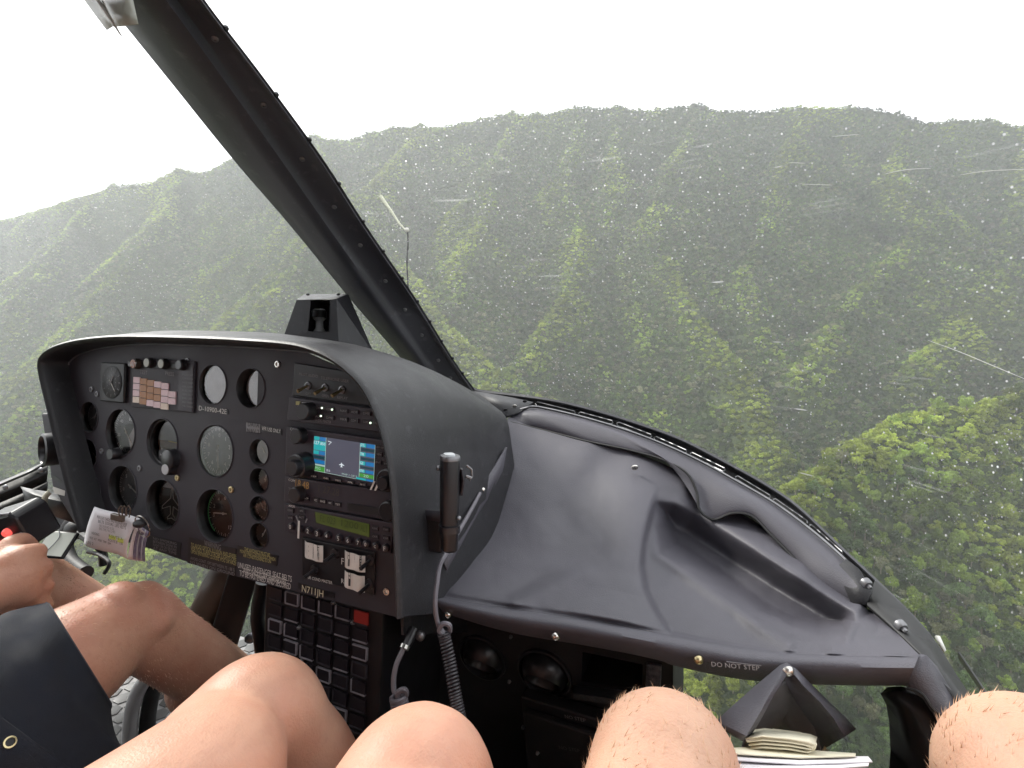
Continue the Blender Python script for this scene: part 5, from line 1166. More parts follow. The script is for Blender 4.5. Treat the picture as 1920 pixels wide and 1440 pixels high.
# ------------------------------------------------------------------ switch pedestal under the panel
ped = thing('switch_pedestal', (-.55,.80,FLZ), 'black pedestal with rows of square annunciator caps under the registration plate', 'pedestal')
SF = Frame(PF.at(600,1200,-.02), PF.ex, PF.ey)
pu0, pv0 = SF.uv(498,1085); pu1, _ = SF.uv(704,1150); 
pv1 = SF.uv(600,1470)[1]
b = MB(); b.box(SF, pu0, pu1+.012, pv1, pv0+.05, -.16, 0); b.build('case', M['black'], ped, smooth=False, bevel=.003)
rnd = random.Random(4); CP = (520,550,581,613,645,679); pitch = SF.uv(600,1150)[1]-SF.uv(600,1181.5)[1]
us = [SF.uv(x, 1113+.277*(x-520))[0] for x in CP]; cw_ = (us[-1]-us[0])/5
for i in range(6):
    ucx = us[i]; v0_ = SF.uv(CP[i], 1113+.277*(CP[i]-520))[1]
    for j in range(8):
        vcx = v0_ - j*pitch; w2 = cw_*.37; hgt = pitch*.36
        q = proj(SF.pt(ucx, vcx, .002)); lim = 1066+(q[0]-386)*.257
        if q[1] < lim+8: continue
        red = i == 5 and abs(q[1]-1157) < 16; pr = .003
        b = MB(); b.box(SF, ucx-w2, ucx+w2, vcx-hgt, vcx+hgt, .0002, pr); c = b.build('switch_cap', M['red'] if red else M['key'], ped, smooth=False, label='red lit cap' if red else None)
        b = MB(); t_ = .0009; hh = pr+.0003; bright = (j < 5 and rnd.random() > .40) or (j == 6 and i in (1,2,4))
        b.box(SF, ucx-w2-.001, ucx+w2, vcx-hgt-.001, vcx-hgt+t_, .0002, hh+.0006)
        if rnd.random() > .35: b.box(SF, ucx-w2-.001, ucx-w2+t_, vcx-hgt, vcx+hgt, .0002, hh+.001)
        if rnd.random() > .7: b.box(SF, ucx-w2-.001, ucx+w2, vcx+hgt-t_, vcx+hgt+.0005, .0002, hh+.0004); b.box(SF, ucx+w2-t_, ucx+w2+.001, vcx-hgt, vcx+hgt, .0002, hh+.0005)
        link('light_edge', b.mesh('light_edge', M['cell'] if bright else M['panel'], WL[c.name], smooth=False), c, WL[c.name])
for px, py in ((561,1177),(566,1238),(662,1167),(625,1130)): F = Frame(SF.at(px,py,.001), SF.ex, SF.ey); stud(px,py,0,.003,'steel',ped,'screw',F)

# ------------------------------------------------------------------ structures low in front of the pilot
dt = thing('air_duct', P(420,1100,1.05), 'brown leather covered air duct curving down behind the panel', 'duct')
b = MB(); b.tube(curve([P(450,1040,1.06),P(432,1080,1.05),P(408,1115,1.03),P(385,1150,1.02),P(360,1200,1.02),P(345,1260,1.05)], 24), [.034+.006*math.sin(i*.3) for i in range(24)], 20); b.build('duct_skin', M['bronze'], dt)
b = MB(); b.tube(curve([P(478,1075,1.02),P(470,1110,1.0),P(452,1150,.985),P(430,1180,.98)], 16), .0018, 6); b.build('seam', M['lila'], dt)
br = thing('pedal_bracket', P(490,1150,.95), 'black bent bracket standing between duct and switch pedestal', 'bracket')
b = MB(); b.bar(P(466,1045,1.0), P(420,1200,1.0), .055, .05); b.build('strut', M['black'], br, bevel=.003)
b = MB(); b.tube([P(494,1092,.93),P(487,1130,.93),P(483,1160,.93),P(492,1205,.93),P(505,1300,.95)], [.013,.013,.012,.014,.016], 12); b.build('rod', M['black'], br)
b = MB(); b.ell(P(470,1196,1.03), (.012,.012,.010), 10); b.build('foot', M['steel'], br)
# papers clipped on the panel
pp_ = thing('checklist_papers', PF.at(230,1010,.03), 'bundle of white checklist papers clipped to the lower left of the panel', 'papers')
XF = Frame(PF.at(220,1000,.045), PF.ex, PF.ey)
def sheet(pts, name, m, parent, bow=.003, th=.0008, h=.0):
    q = [XF.uv(*p, h) for p in pts]; rows_ = []
    for i in range(9):
        t = i/8; a = (q[0][0]*(1-t)+q[1][0]*t, q[0][1]*(1-t)+q[1][1]*t); c = (q[3][0]*(1-t)+q[2][0]*t, q[3][1]*(1-t)+q[2][1]*t); row = []
        for k in range(9):
            s_ = k/8; p = (a[0]*(1-s_)+c[0]*s_, a[1]*(1-s_)+c[1]*s_); row.append(XF.pt(p[0], p[1], h+bow*math.sin(math.pi*s_)*(.4+.6*t)+bow*.5*math.sin(2*math.pi*t)))
        rows_.append(row)
    b = MB(); b.loft(rows_); o = b.build(name, m, parent, ang=180); o.modifiers.new('thick','SOLIDIFY').thickness = th; return o
sheet([(177,950),(262,972),(272,1000),(180,975)], 'paper_sheet', M['paper'], pp_, .004, h=-.002)
sheet([(176,952),(258,975),(238,1048),(157,1020)], 'paper_sheet', M['paper'], pp_, .006, h=.004)
for i in range(9):
    sheet([(254+i*2.1,985+i*1.2),(260+i*2.2,984+i*1.6),(248+i*3.0,1049+i*.6),(239+i*3.0,1048+i*.4)], 'paper_edge', M['lila'] if i % 3 else M['paper'], pp_, .003, .0005, h=.003-i*.0022)
for k, (s, a, c, m) in enumerate((('PREFLIGHT CHECKS AND PASSENGER BRIEF',(182,969),(238,984),'ink'),('BELTS  DOORS  LIFE VESTS',(184,977),(236,990),'ink'),('FUEL ON BOARD: 42 GAL',(186,985),(214,992),'dim'),('ENG TIME 7410.2 HRS',(186,991),(216,998),'dim'),
   ('HEADING',(172,999),(186,1003),'ink'),('FIELD   ALT   WIND   TEMP   QNH',(168,1008),(208,1020),'ink'),('ROUTE A',(204,1004),(230,1011),'ink'),('ROUTE B   130',(203,1012),(230,1020),'ink'),('LEG 2',(162,1016),(175,1020),'ink'))):
    text(s, XF, a, c, M[m], pp_, h=.0115, height=.0048 if k < 2 else .0042)
for pts in (((204,1003),(217,1006),(217,1013),(204,1010)),((220,1008),(231,1011),(231,1019),(220,1016))): sheet(pts, 'highlighter_stripe', M['marker'], pp_, .0, .0002, h=.0105)
b = MB()
for x in (224,230,238):
    b.tube([XF.at(x,968,.012),XF.at(x-2,955,.014),XF.at(x+3,948,.014),XF.at(x+7,955,.012),XF.at(x+4,970,.010)], .0009, 6)
b.build('clip_wire', M['bronze'], pp_); b = MB(); b.box(XF, XF.uv(222,960)[0], XF.uv(243,966)[0], XF.uv(232,974)[1], XF.uv(232,962)[1], .006, .012); b.build('clip_body', M['bronze'], pp_, bevel=.001)
b = MB(); u, v = XF.uv(272,986); b.tube([XF.pt(u+.017*math.cos(a), v+.017*math.sin(a), .004+.004*math.sin(a)) for a in np.linspace(0, 2*math.pi, 30)], .0009, 6); b.build('ring', M['silver'], pp_)
b = MB(); b.ell(XF.at(262,982,.008), (.012,.009,.006), 10); b.build('clip_knob', M['dark'], pp_)

# left side: vent box, door frame, bracket, tablet, cyclic grip
vb = thing('vent_box', P(105,850,1.05), 'dark box with a round air outlet at the far left end of the panel', 'air vent')
VF = Frame(P(105,860,1.02), CR@Vector((.92,-.05,.38)), CR@Vector((.03,1,0)))
def vbq(pts, h): return [VF.pt(*VF.uv(*p, 0), h) for p in pts]
bp_ = [(76,775),(128,772),(150,1000),(98,915)]; b = MB(); b.prism(vbq(bp_, -.07), vbq(bp_, 0)); b.build('box', M['panel'], vb, smooth=False, bevel=.004)
OF = Frame(P(96,842,1.0), CR@Vector((.80,0,.60)), CR@Vector((0,1,0))); b = MB(); b.lathe(OF, 0, 0, [(.034,-.05),(.034,-.02),(.030,-.008),(.031,0),(.030,.012),(.026,.014),(.024,.010),(.023,-.03)], 32); b.build('outlet', M['knob'], vb)
b = MB(); b.lathe(OF, 0, 0, [(.0235,-.012),(.02,-.014)], 24, cap1=True); b.build('outlet_core', M['wall'], vb)
b = MB(); q = vbq([(100,912),(123,920),(122,930),(103,925)], .0008); b.add(q, [(0,1,2,3)]); b.build('maker_plate', M['tape'], vb, smooth=False)
b = MB(); q = vbq([(96,887),(117,900),(116,906),(97,896)], .0008); b.add(q, [(0,1,2,3)]); b.build('slot', M['wall'], vb, smooth=False)
df = thing('left_door_frame', P(30,930,1.2), 'black riveted frame of the left windscreen running into the vent box', 'frame')
b = MB(); LFp = [(-160,972,1.15),(-60,930,1.22),(0,903,1.27),(45,884,1.30),(88,864,1.32)]
for nm_, off0, off1, m in (('outer_rail',0,9,'steel'),('channel',8,40,'frame'),('inner_rail',38,62,'frame')):
    b = MB(); b.loft([[P(x,y+off0,z),P(x,y+(off0+off1)/2,z-.012),P(x,y+off1,z-.004)] for x, y, z in LFp]); b.build(nm_, M['rubber'] if nm_ != 'outer_rail' else M['frame'], df).modifiers.new('thick','SOLIDIFY').thickness=.004
for x, y in ((10,912),(76,880)): F = Frame(P(x,y+2,1.235), CR@Vector((.9,.2,.2)), CR@Vector((0,1,0))); stud(x,y,0,.006,'steel',df,'bolt',F)
bk_ = thing('support_angle', P(90,930,1.05), 'grey drilled metal angle tied with white cord at the far left', 'bracket')
b = MB(); b.loft([[P(38,912,1.08),P(42,918,1.06),P(46,940,1.06)],[P(65,918,1.06),P(62,927,1.04),P(66,952,1.04)],[P(92,922,1.04),P(86,934,1.02),P(92,965,1.02)],[P(150,938,1.03),P(150,948,1.01),P(150,985,1.01)]]); b.build('angle', M['hood'], bk_, ang=20).modifiers.new('thick','SOLIDIFY').thickness=.003
for x, y in ((60,924),(68,927),(78,931),(88,934)): b = MB(); b.ell(P(x,y+14,1.025), (.003,.003,.003), 8); b.build('rivet', M['steel'], bk_)
b = MB(); b.tube(curve([P(93,923,1.005),P(85,932,1.0),P(83,948,1.0),P(87,958,1.0),P(88,966,1.0)], 14), .0048, 9)
for i in range(8): pass
b.build('lashing', mat('cord_cream', (.50,.48,.38), .8, bump=.6, bscale=600), bk_)
b = MB(); b.tube([P(68,962,1.0),P(60,967,.99),P(51,971,.98)], [.002,.0018,.002], 7); b.ell(P(51,972,.98), (.0045,.0045,.0045), 8); b.build('lever', M['silver'], bk_)
b = MB(); b.bar(P(60,955,1.0), P(80,962,1.0), .02, .012); b.build('latch', M['steel'], bk_, bevel=.002)
lw = thing('lower_cowl', P(40,1000,1.2), 'black lower frame ring around the chin window at the far left', 'frame')
b = MB(); b.tube(curve([P(-120,1010,1.15),P(-20,965,1.2),P(60,960,1.24),P(120,990,1.24),P(98,950,1.28)], 6), .02, 10) if False else None
b.tube(curve([P(-60,1000,1.3),P(30,980,1.32),P(92,965,1.32),P(128,972,1.3),P(135,990,1.28)], 24), .024, 12)
b.tube(curve([P(160,960,1.24),P(132,985,1.22),P(122,1015,1.2),P(130,1050,1.16),P(160,1075,1.12)], 24), [.016]*24, 12)
b.build('ring', M['dark'], lw)
b = MB(); b.ell(P(145,992,1.10), (.028,.022,.02), 12); b.tube(curve([P(150,1000,1.08),P(170,1015,1.05),P(190,1030,1.05),P(195,1060,1.05)], 14), .008, 8); b.build('hose', M['rubber'], lw)
b = MB(); b.tube(curve([P(165,1035,1.05),P(185,1040,1.03),P(205,1055,1.0),P(196,1075,1.0)], 20), .0035, 7); b.build('cable', M['hood'], lw)
tb_ = thing('tablet', P(100,1020,.95), 'small tablet with a pale screen strapped above the pilot knee', 'tablet')
TF = Frame(P(105,1020,.92), CR@Vector((1,-.08,0)), CR@Vector((.0,.75,-.66))); b = MB(); b.box(TF, -.026, .026, -.024, .024, -.006, 0); b.build('case', M['black'], tb_, bevel=.003)
b = MB(); b.box(TF, -.023, .022, -.021, .021, .0003, .0008); b.build('screen', mat('screen_pale', (.55,.58,.52), .4), tb_)
b = MB(); b.tube(curve([TF.pt(-.01,.026,.002),TF.pt(.0,.01,.002),TF.pt(-.006,-.015,.002)], 10), .0008, 5); b.build('cable', M['steel'], tb_)
cy = thing('cyclic_grip', P(15,1000,.80), 'black control grip box with glowing red push buttons at the far left', 'control grip')
YF = Frame(P(20,1000,.80), CR@Vector((.93,.25,.25)), CR@Vector((-.3,.9,.3))); b = MB()
b.prism([YF.pt(x,y,-.05) for x, y in ((-.06,-.035),(.020,-.03),(.026,.020),(.018,.030),(-.06,.028))], [YF.pt(x,y,0) for x, y in ((-.06,-.035),(.020,-.03),(.026,.020),(.018,.030),(-.06,.028))]); b.build('head', M['black'], cy, smooth=False, bevel=.004)
b = MB(); b.tube([YF.pt(-.06,.030,-.004),YF.pt(-.01,.033,-.004),YF.pt(.018,.029,-.004)], .0022, 7); b.build('light_edge', M['steel'], cy)
rb = mat('red_button', (.55,.12,.10), .35, emit=(1,.12,.10), estr=.35)
for x, y, r in ((16,997,.0055),(-1,1018,.0050),(2,1034,.004)):
    u, v = YF.uv(x, y); b = MB(); b.lathe(YF, u, v, [(r*1.2,0),(r*1.2,.003),(r,.005),(r*.8,.007)], 18, cap1=True); b.build('push_button', rb, cy)
for x, y in ((40,1000),(46,1024),(30,1030)): u, v = YF.uv(x, y); b = MB(); b.lathe(YF, u, v, [(.0025,0),(.002,.002)], 10, cap1=True); b.build('screw', M['steel'], cy)
b = MB(); b.tube(curve([YF.pt(-.01,-.02,-.03),P(-10,1060,.86),P(-20,1160,.95),P(0,1300,1.1)], 14), .015, 12); b.build('stick', M['black'], cy)
# bent control tube near the floor
ct_ = thing('control_tube', P(245,1340,1.0), 'bent bare metal control tube rising from the studded floor', 'tube')
b = MB(); b.tube(curve([P(283,1262,.98),P(262,1290,.99),P(248,1330,1.0),P(243,1380,1.01),P(246,1440,1.02),P(250,1520,1.03)], 30), .0125, 16); b.build('tube', mat('tube_metal', (.55,.54,.55), .35, .7, var=.1, vscale=30), ct_)
b = MB(); b.tube(curve([P(300,1262,1.0),P(285,1300,1.02),P(276,1360,1.03),P(275,1440,1.04),P(278,1520,1.05)], 30), .014, 16); b.build('sleeve', M['rubber'], ct_)

# ------------------------------------------------------------------ lower right: pouch, papers, chin window frame
po = thing('leather_pouch', P(1480,1340,.5), 'black leather pouch hanging by one snap below the dash pad lip', 'pouch')
b = MB()
b.loft([[P(*q) for q in r] for r in (
 [(1468,1252,.535),(1475,1247,.530),(1483,1252,.533)],
 [(1420,1292,.530),(1452,1290,.515),(1468,1272,.520)],
 [(1378,1328,.525),(1425,1332,.500),(1448,1300,.512)],
 [(1348,1350,.525),(1398,1375,.495),(1420,1345,.505)],
 [(1356,1362,.530),(1392,1382,.500),(1404,1370,.510)])]); b.build('left_flap', M['pad'], po, ang=60).modifiers.new('thick','SOLIDIFY').thickness=.0035
b = MB()
b.loft([[P(*q) for q in r] for r in (
 [(1470,1256,.535),(1477,1248,.528),(1486,1256,.535)],
 [(1484,1290,.540),(1505,1285,.520),(1512,1282,.535)],
 [(1500,1318,.540),(1535,1315,.515),(1545,1315,.530)],
 [(1530,1360,.540),(1560,1345,.515),(1575,1342,.530)],
 [(1545,1402,.540),(1580,1378,.515),(1599,1368,.530)])]); b.build('right_flap', M['pad'], po, ang=60).modifiers.new('thick','SOLIDIFY').thickness=.0035
b = MB(); b.loft([[P(*q) for q in r] for r in ([(1440,1300,.55),(1478,1270,.545),(1520,1305,.55)],[(1425,1330,.55),(1480,1322,.56),(1535,1345,.555)],[(1400,1368,.55),(1465,1345,.575),(1545,1395,.555)],[(1390,1400,.55),(1465,1370,.59),(1545,1425,.555)])]); b.build('back', mat('pouch_grey', (.11,.105,.11), .7, bump=.2), po).modifiers.new('thick','SOLIDIFY').thickness=.003
stud(1478,1259,.5235,.0048,'silver',po,'snap')
b = MB(); b.tube([P(1540,1418,.53),P(1548,1402,.528),P(1553,1412,.53)], .002, 7); b.build('clip', M['brass'], po)
pa = thing('folded_papers', P(1470,1400,.49), 'stack of folded cream papers and white sheets below the leather pouch', 'papers')
def slab_px(pts, dz, th, name, m, bow=0):
    top = [P(x,y,z) for x, y, z in pts]; low = [p+Vector((0,0,-th)) for p in top]; b = MB(); b.prism(low, top); return b.build(name, m, pa, smooth=False)
# folded bundle: layered loops
for k in range(4):
    b = MB(); y0 = 1384+k*6.5
    pth = [(1398+k*3,y0+2,.495),(1430,y0-2+k*.5,.488),(1480,y0+3,.482),(1515,y0+9,.479),(1528-k*2,y0+14-k*2.5,.479)]
    b.loft([[P(x,y,z),P(x+4,y-14+k*1.5,z+.035)] for x, y, z in pth]); b.build('folded_sheet', M['cream'], pa, ang=60).modifiers.new('thick','SOLIDIFY').thickness=.0012
b = MB(); b.loft([[P(*q) for q in r] for r in ([(1400,1376,.53),(1398,1384,.495),(1400,1390,.492)],[(1450,1366,.535),(1450,1380,.49),(1452,1388,.488)],[(1500,1372,.53),(1505,1388,.482),(1506,1396,.481)],[(1528,1384,.52),(1532,1396,.48),(1528,1408,.479)],[(1524,1400,.50),(1524,1408,.48),(1505,1410,.481)])]); b.build('folded_sheet', M['cream'], pa, ang=60).modifiers.new('thick','SOLIDIFY').thickness=.0014
for pts, m in (([(1370,1402,.50),(1420,1400,.505),(1530,1414,.50),(1605,1412,.49),(1604,1417,.475),(1500,1420,.468),(1372,1412,.478)],'cream'),
               ([(1372,1412,.49),(1500,1418,.485),(1628,1418,.478),(1636,1428,.465),(1500,1432,.462),(1374,1424,.468)],'paper'),
               ([(1376,1424,.48),(1500,1430,.475),(1630,1428,.468),(1628,1436,.456),(1500,1445,.45),(1378,1440,.455)],'paper'),
               ([(1378,1438,.475),(1500,1444,.47),(1560,1442,.468),(1560,1500,.44),(1378,1500,.44)],'cream')):
    slab_px(pts, 0, .0012, 'paper_sheet', M[m])
fr = thing('chin_window_frame', P(1690,1380,.5), 'black curved frame to the right of the chin window below the dash', 'frame')
b = MB(); b.loft([[P(*q) for q in r] for r in (
 [(1664,1288,.56),(1690,1287,.545),(1745,1300,.53)],[(1678,1312,.56),(1712,1325,.54),(1768,1345,.52)],[(1686,1350,.56),(1722,1372,.535),(1790,1400,.50)],[(1687,1400,.56),(1740,1430,.53),(1815,1460,.48)],[(1680,1440,.56),(1745,1480,.53),(1830,1530,.47)],[(1660,1500,.56),(1740,1560,.53),(1830,1600,.47)])]); b.build('window_ring', M['black'], fr).modifiers.new('thick','SOLIDIFY').thickness=.012
b = MB(); b.loft([[P(*q) for q in r] for r in (
 [(1690,1240,.525),(1726,1226,.530),(1745,1250,.54)],[(1700,1290,.525),(1735,1270,.525),(1765,1285,.53)],[(1730,1310,.515),(1765,1315,.515),(1795,1330,.515)],[(1750,1340,.505),(1780,1340,.505),(1812,1355,.505)],[(1775,1395,.49),(1800,1390,.49),(1845,1405,.49)],[(1790,1450,.47),(1820,1440,.475),(1880,1470,.475)])]); b.build('corner_cover', M['pad'], fr, ang=70).modifiers.new('thick','SOLIDIFY').thickness=.006
b = MB(); b.tube(curve([P(1700,1290,.515),P(1728,1300,.508),P(1748,1328,.50),P(1765,1341,.496),P(1785,1336,.495),P(1800,1326,.497)], 24), .0014, 6); b.build('seam', M['wall'], fr)
b = MB(); b.loft([[P(*q) for q in r] for r in ([(1625,1138,.66),(1640,1092,.70)],[(1668,1176,.62),(1700,1150,.645)],[(1722,1228,.56),(1752,1210,.60)],[(1762,1285,.525),(1796,1282,.56)],[(1805,1335,.505),(1838,1345,.525)],[(1850,1400,.48),(1900,1440,.485)])]); b.build('side_strip', M['wall'], fr).modifiers.new('thick','SOLIDIFY').thickness=.004
# ------------------------------------------------------------------ people
def body(name, parent, chains, blobs, m, vox=.0045, smooth=5, lin=False):
    b = MB()
    for ch in chains:
        pts = [Vector(p) for p, r in ch]; rs = [r for p, r in ch]; n = max(2, (len(pts)-1)*7+1)
        A_ = np.array([tuple(p)+(r,) for p, r in zip(pts, rs)]); cp_ = [interp(list(A_), i/(n-1)) if not lin else np.array([np.interp(i/(n-1)*(len(A_)-1), range(len(A_)), A_[:,k]) for k in range(4)]) for i in range(n)]
        b.tube([c[:3] for c in cp_], [max(.003, c[3]) for c in cp_], 20)
        for c in (cp_[0], cp_[-1]): b.ell(c[:3], (c[3]*.999,)*3, 16)
    for c, r, *ax in blobs: b.ell(c, r, 18, ax[0] if ax else None)
    o = b.build(name, m, parent, ang=180)
    md = o.modifiers.new('skin', 'REMESH'); md.mode = 'VOXEL'; md.voxel_size = vox; md.use_smooth_shade = True
    sm = o.modifiers.new('soft', 'SMOOTH'); sm.factor = .6; sm.iterations = smooth
    dg = bpy.context.evaluated_depsgraph_get(); me = bpy.data.meshes.new_from_object(o.evaluated_get(dg), depsgraph=dg)
    me.materials.clear(); me.materials.append(m); old = o.data; o.modifiers.clear(); o.data = me; bpy.data.meshes.remove(old)
    me.polygons.foreach_set('use_smooth', [True]*len(me.polygons)); return o
def hair_on(o, parent, near_pts, n, ln, down, r0=.00016, seed=1):
    me = o.data; R = random.Random(seed); base = WL[parent.name]
    nv_ = len(me.vertices); co = np.empty(nv_*3); me.vertices.foreach_get('co', co); co = co.reshape(-1,3)+np.array(base)
    no = np.empty(nv_*3); me.vertex_normals.foreach_get('vector', no); no = no.reshape(-1,3)
    keep = np.zeros(nv_, bool)
    for c, r in near_pts: keep |= np.linalg.norm(co-np.array(c), axis=1) < r
    ids = np.where(keep)[0]; vs = []; fs = []
    for _ in range(n):
        i = int(ids[R.randrange(len(ids))]); p = Vector(co[i]); nn = Vector(no[i]); t = (Vector(down)+Vector((R.uniform(-1,1),R.uniform(-1,1),R.uniform(-1,1)))*.45); t = (t-nn*t.dot(nn)).normalized()
        L_ = ln*R.uniform(.5, 1.3); p = p + t*R.uniform(-.002,.002); q = p+nn*L_*.26+t*L_*.5; e = p+nn*L_*.34+t*L_*1.0
        x = nn.cross(t)*r0; y = nn*r0*.8; k = len(vs)
        vs += [p-nn*.001-x, p-nn*.001+x, p+y, q-x*.8, q+x*.8, q+y*.8, e]; fs += [(k,k+1,k+4,k+3),(k+1,k+2,k+5,k+4),(k+2,k,k+3,k+5),(k+3,k+4,k+6),(k+4,k+5,k+6),(k+5,k+3,k+6)]
    b = MB(); b.v = [tuple(v) for v in vs]; b.f = fs; b.mi = [0]*len(fs); h = b.build('leg_hair', M['hair'], parent, smooth=False); h['kind'] = 'stuff'; return h
def shoe(parent, ank, m):
    b = MB(); b.ell(ank+Vector((0,.07,-.045)), (.042,.13,.036), 16); b.ell(ank+Vector((0,0,-.01)), (.04,.045,.05), 14); return b.build('shoe', m, parent)
def torso_chains(hipL, hipR, sh, head=True, arms=True):
    mid = (Vector(hipL)+Vector(hipR))/2; sh = Vector(sh); w = .17
    ch = [[(mid+Vector((0,-.02,.02)),.13),(mid.lerp(sh,.5),.125),(sh+Vector((0,0,-.06)),.12),(sh+Vector((0,0,.02)),.07),(sh+Vector((0,.02,.10)),.052)],
          [(sh+Vector((-w,0,-.02)),.055),(sh,.07),(sh+Vector((w,0,-.02)),.055)]]
    return ch, [(sh+Vector((0,.04,.20)), (.075,.09,.115)), (sh+Vector((0,.135,.185)), (.013,.018,.02)), (sh+Vector((-.077,.03,.19)), (.01,.02,.028)), (sh+Vector((.077,.03,.19)), (.01,.02,.028))]
shoe_m = mat('shoe_dark', (.03,.03,.032), .6, bump=.2)
def hand_chains(w_, d, up, sgn=1, s=1.0):
    """relaxed hand from wrist point w_, pointing along d, back of hand towards up"""
    d = Vector(d).normalized(); up = Vector(up); up = (up-d*up.dot(d)).normalized(); x = d.cross(up)*sgn; w_ = Vector(w_); c = []
    c.append([(w_, .026*s), (w_+d*.04*s, .028*s)])
    for k, (o_, L) in enumerate(((-.030,.060),(-.010,.070),(.011,.066),(.030,.050))):
        b0 = w_+d*.035*s+x*o_*.6*s; b1 = w_+d*.082*s+x*o_*s+up*.004*s; b2 = b1+d*L*.45*s-up*.012*s; b3 = b2+d*L*.22*s-up*.024*s; b4 = b3-up*.018*s-d*.004*s
        c.append([(b0,.015*s),(b1,.0115*s),(b2,.0098*s),(b3,.009*s),(b4,.0078*s)])
    t0 = w_+d*.02*s-x*.02*s; c.append([(t0,.016*s),(t0+d*.03*s-x*.028*s-up*.01*s,.0125*s),(t0+d*.055*s-x*.030*s-up*.024*s,.0105*s),(t0+d*.072*s-x*.022*s-up*.034*s,.009*s)])
    return c

# passenger in the middle: smooth bare knees
K1, K2 = P(490,1334,.60), P(786,1462,.470)
A1, A2 = Vector((K1.x+.02, K1.y+.16, FLZ+.09)), Vector((K2.x+.01, K2.y+.17, FLZ+.09))
H1, H2 = P(205,1700,.36), P(560,2400,.26)
H1 = Vector((-.49,-.06,-.44)); H2 = Vector((-.31,-.06,-.44))
T1, T2 = P(300,1556,.455), P(650,1760,.360)
t = thing('person', (-.40,-.10,-.5), 'person seated in the middle with smooth bare knees raised side by side', 'person', 'people in the front row')
ch = [[(H1,.085),(T1,.078),(K1+Vector((0,-.05,-.004)),.062),(K1,.0615),(K1+Vector((.004,.03,-.055)),.057),(K1.lerp(A1,.38),.054),(K1.lerp(A1,.7),.040),(A1,.033)],
      [(H2,.085),(T2,.080),(K2+Vector((0,-.05,-.004)),.062),(K2,.0610),(K2+Vector((.004,.03,-.055)),.057),(K2.lerp(A2,.38),.054),(K2.lerp(A2,.7),.040),(A2,.033)],
      [(A1,.033),(A1+Vector((0,.10,-.05)),.025)],[(A2,.033),(A2+Vector((0,.10,-.05)),.025)]]
bl2 = []
tc_, tb2 = torso_chains(H1, H2, (-.42,-.24,.08)); ch += tc_; bl2 += tb2
for s, hp in ((-1,(-.56,.02,-.34)),(1,(-.28,.02,-.34))):
    sh = Vector((-.42+s*.17,-.24,.06)); el = Vector((-.42+s*.2,-.20,-.2)); ch.append([(sh,.045),(el,.036),(Vector(hp)+Vector((0,-.06,0)),.026)]); ch += hand_chains(Vector(hp)+Vector((0,-.06,0)), (0,1,-.15), (0,.1,1), s, .9)
wb = body('body', t, ch, bl2, M['skin_b'], .005, 6)
b = MB(); b.tube([(-.40,-.10,-.45),(-.41,-.16,-.2),(-.42,-.24,.06)], [.155,.14,.15], 28); b.build('shirt', M['shirt'], t)
b = MB(); b.tube([H1+Vector((0,-.02,0)), H1.lerp(T1,.55)], [.10,.092], 24); b.tube([H2+Vector((0,-.02,0)), H2.lerp(T2,.55)], [.10,.092], 24); b.ell((-.40,-.1,-.46), (.2,.13,.1), 20); b.build('shorts', M['shorts'], t)
b = MB(); b.ell((-.42,-.215,.30), (.088,.095,.12), 18); b.build('hair', M['dark'], t)
for a_ in (A1, A2): shoe(t, a_, shoe_m)

# passenger at the right (whose view this is): hairy knees
K3, K4 = P(1247,1440,.470), P(1945,1480,.420)
A3, A4 = Vector((K3.x, K3.y+.12, FLZ+.09)), Vector((K4.x-.03, K4.y+.12, FLZ+.09))
H3, H4 = Vector((-.02,-.10,-.46)), Vector((.16,-.10,-.46))
t = thing('person', (.07,-.12,-.5), 'person seated at the right with pale hairy bare knees', 'person', 'people in the front row')
ch = [[(H3,.085),(H3.lerp(K3,.5),.080),(K3+Vector((0,-.05,-.006)),.064),(K3,.0635),(K3+Vector((0,.025,-.06)),.060),(K3.lerp(A3,.4),.058),(K3.lerp(A3,.72),.042),(A3,.035)],
      [(H4,.085),(H4.lerp(K4,.5),.080),(K4+Vector((0,-.05,-.006)),.068),(K4,.0680),(K4+Vector((0,.025,-.06)),.060),(K4.lerp(A4,.4),.058),(K4.lerp(A4,.72),.042),(A4,.035)],
      [(A3,.035),(A3+Vector((0,.11,-.05)),.026)],[(A4,.035),(A4+Vector((0,.11,-.05)),.026)]]
bl2 = [(P(1250,1376,.462), (.036,.030,.032)), (P(1238,1420,.455), (.05,.035,.045))]
tc_, tb2 = torso_chains(H3, H4, (.07,-.34,.06)); ch += tc_; bl2 += tb2
for s, hp in ((-1,(-.13,-.10,-.34)),(1,(.27,-.08,-.34))):
    sh = Vector((.07+s*.18,-.34,.04)); el = Vector((.07+s*.24,-.32,-.22)); ch.append([(sh,.048),(el,.040),(Vector(hp)+Vector((0,-.08,0)),.028)]); ch += hand_chains(Vector(hp)+Vector((0,-.08,0)), (0,1,-.15), (0,.1,1), s, 1)
cb_ = body('body', t, ch, bl2, M['skin_c'], .005, 6)
b = MB(); b.tube([(.07,-.16,-.47),(.07,-.24,-.2),(.07,-.34,.04)], [.165,.15,.16], 28); b.build('shirt', M['shirt'], t)
b = MB(); b.tube([H3+Vector((0,-.02,0)), H3.lerp(K3,.5)], [.105,.095], 24); b.tube([H4+Vector((0,-.02,0)), H4.lerp(K4,.42)], [.105,.095], 24); b.ell((.07,-.12,-.47), (.2,.13,.1), 20); b.build('shorts', M['shorts'], t)
b = MB(); b.ell((.07,-.315,.28), (.085,.095,.11), 18); b.build('hair', M['dark'], t)
for a_ in (A3, A4): shoe(t, a_, shoe_m)
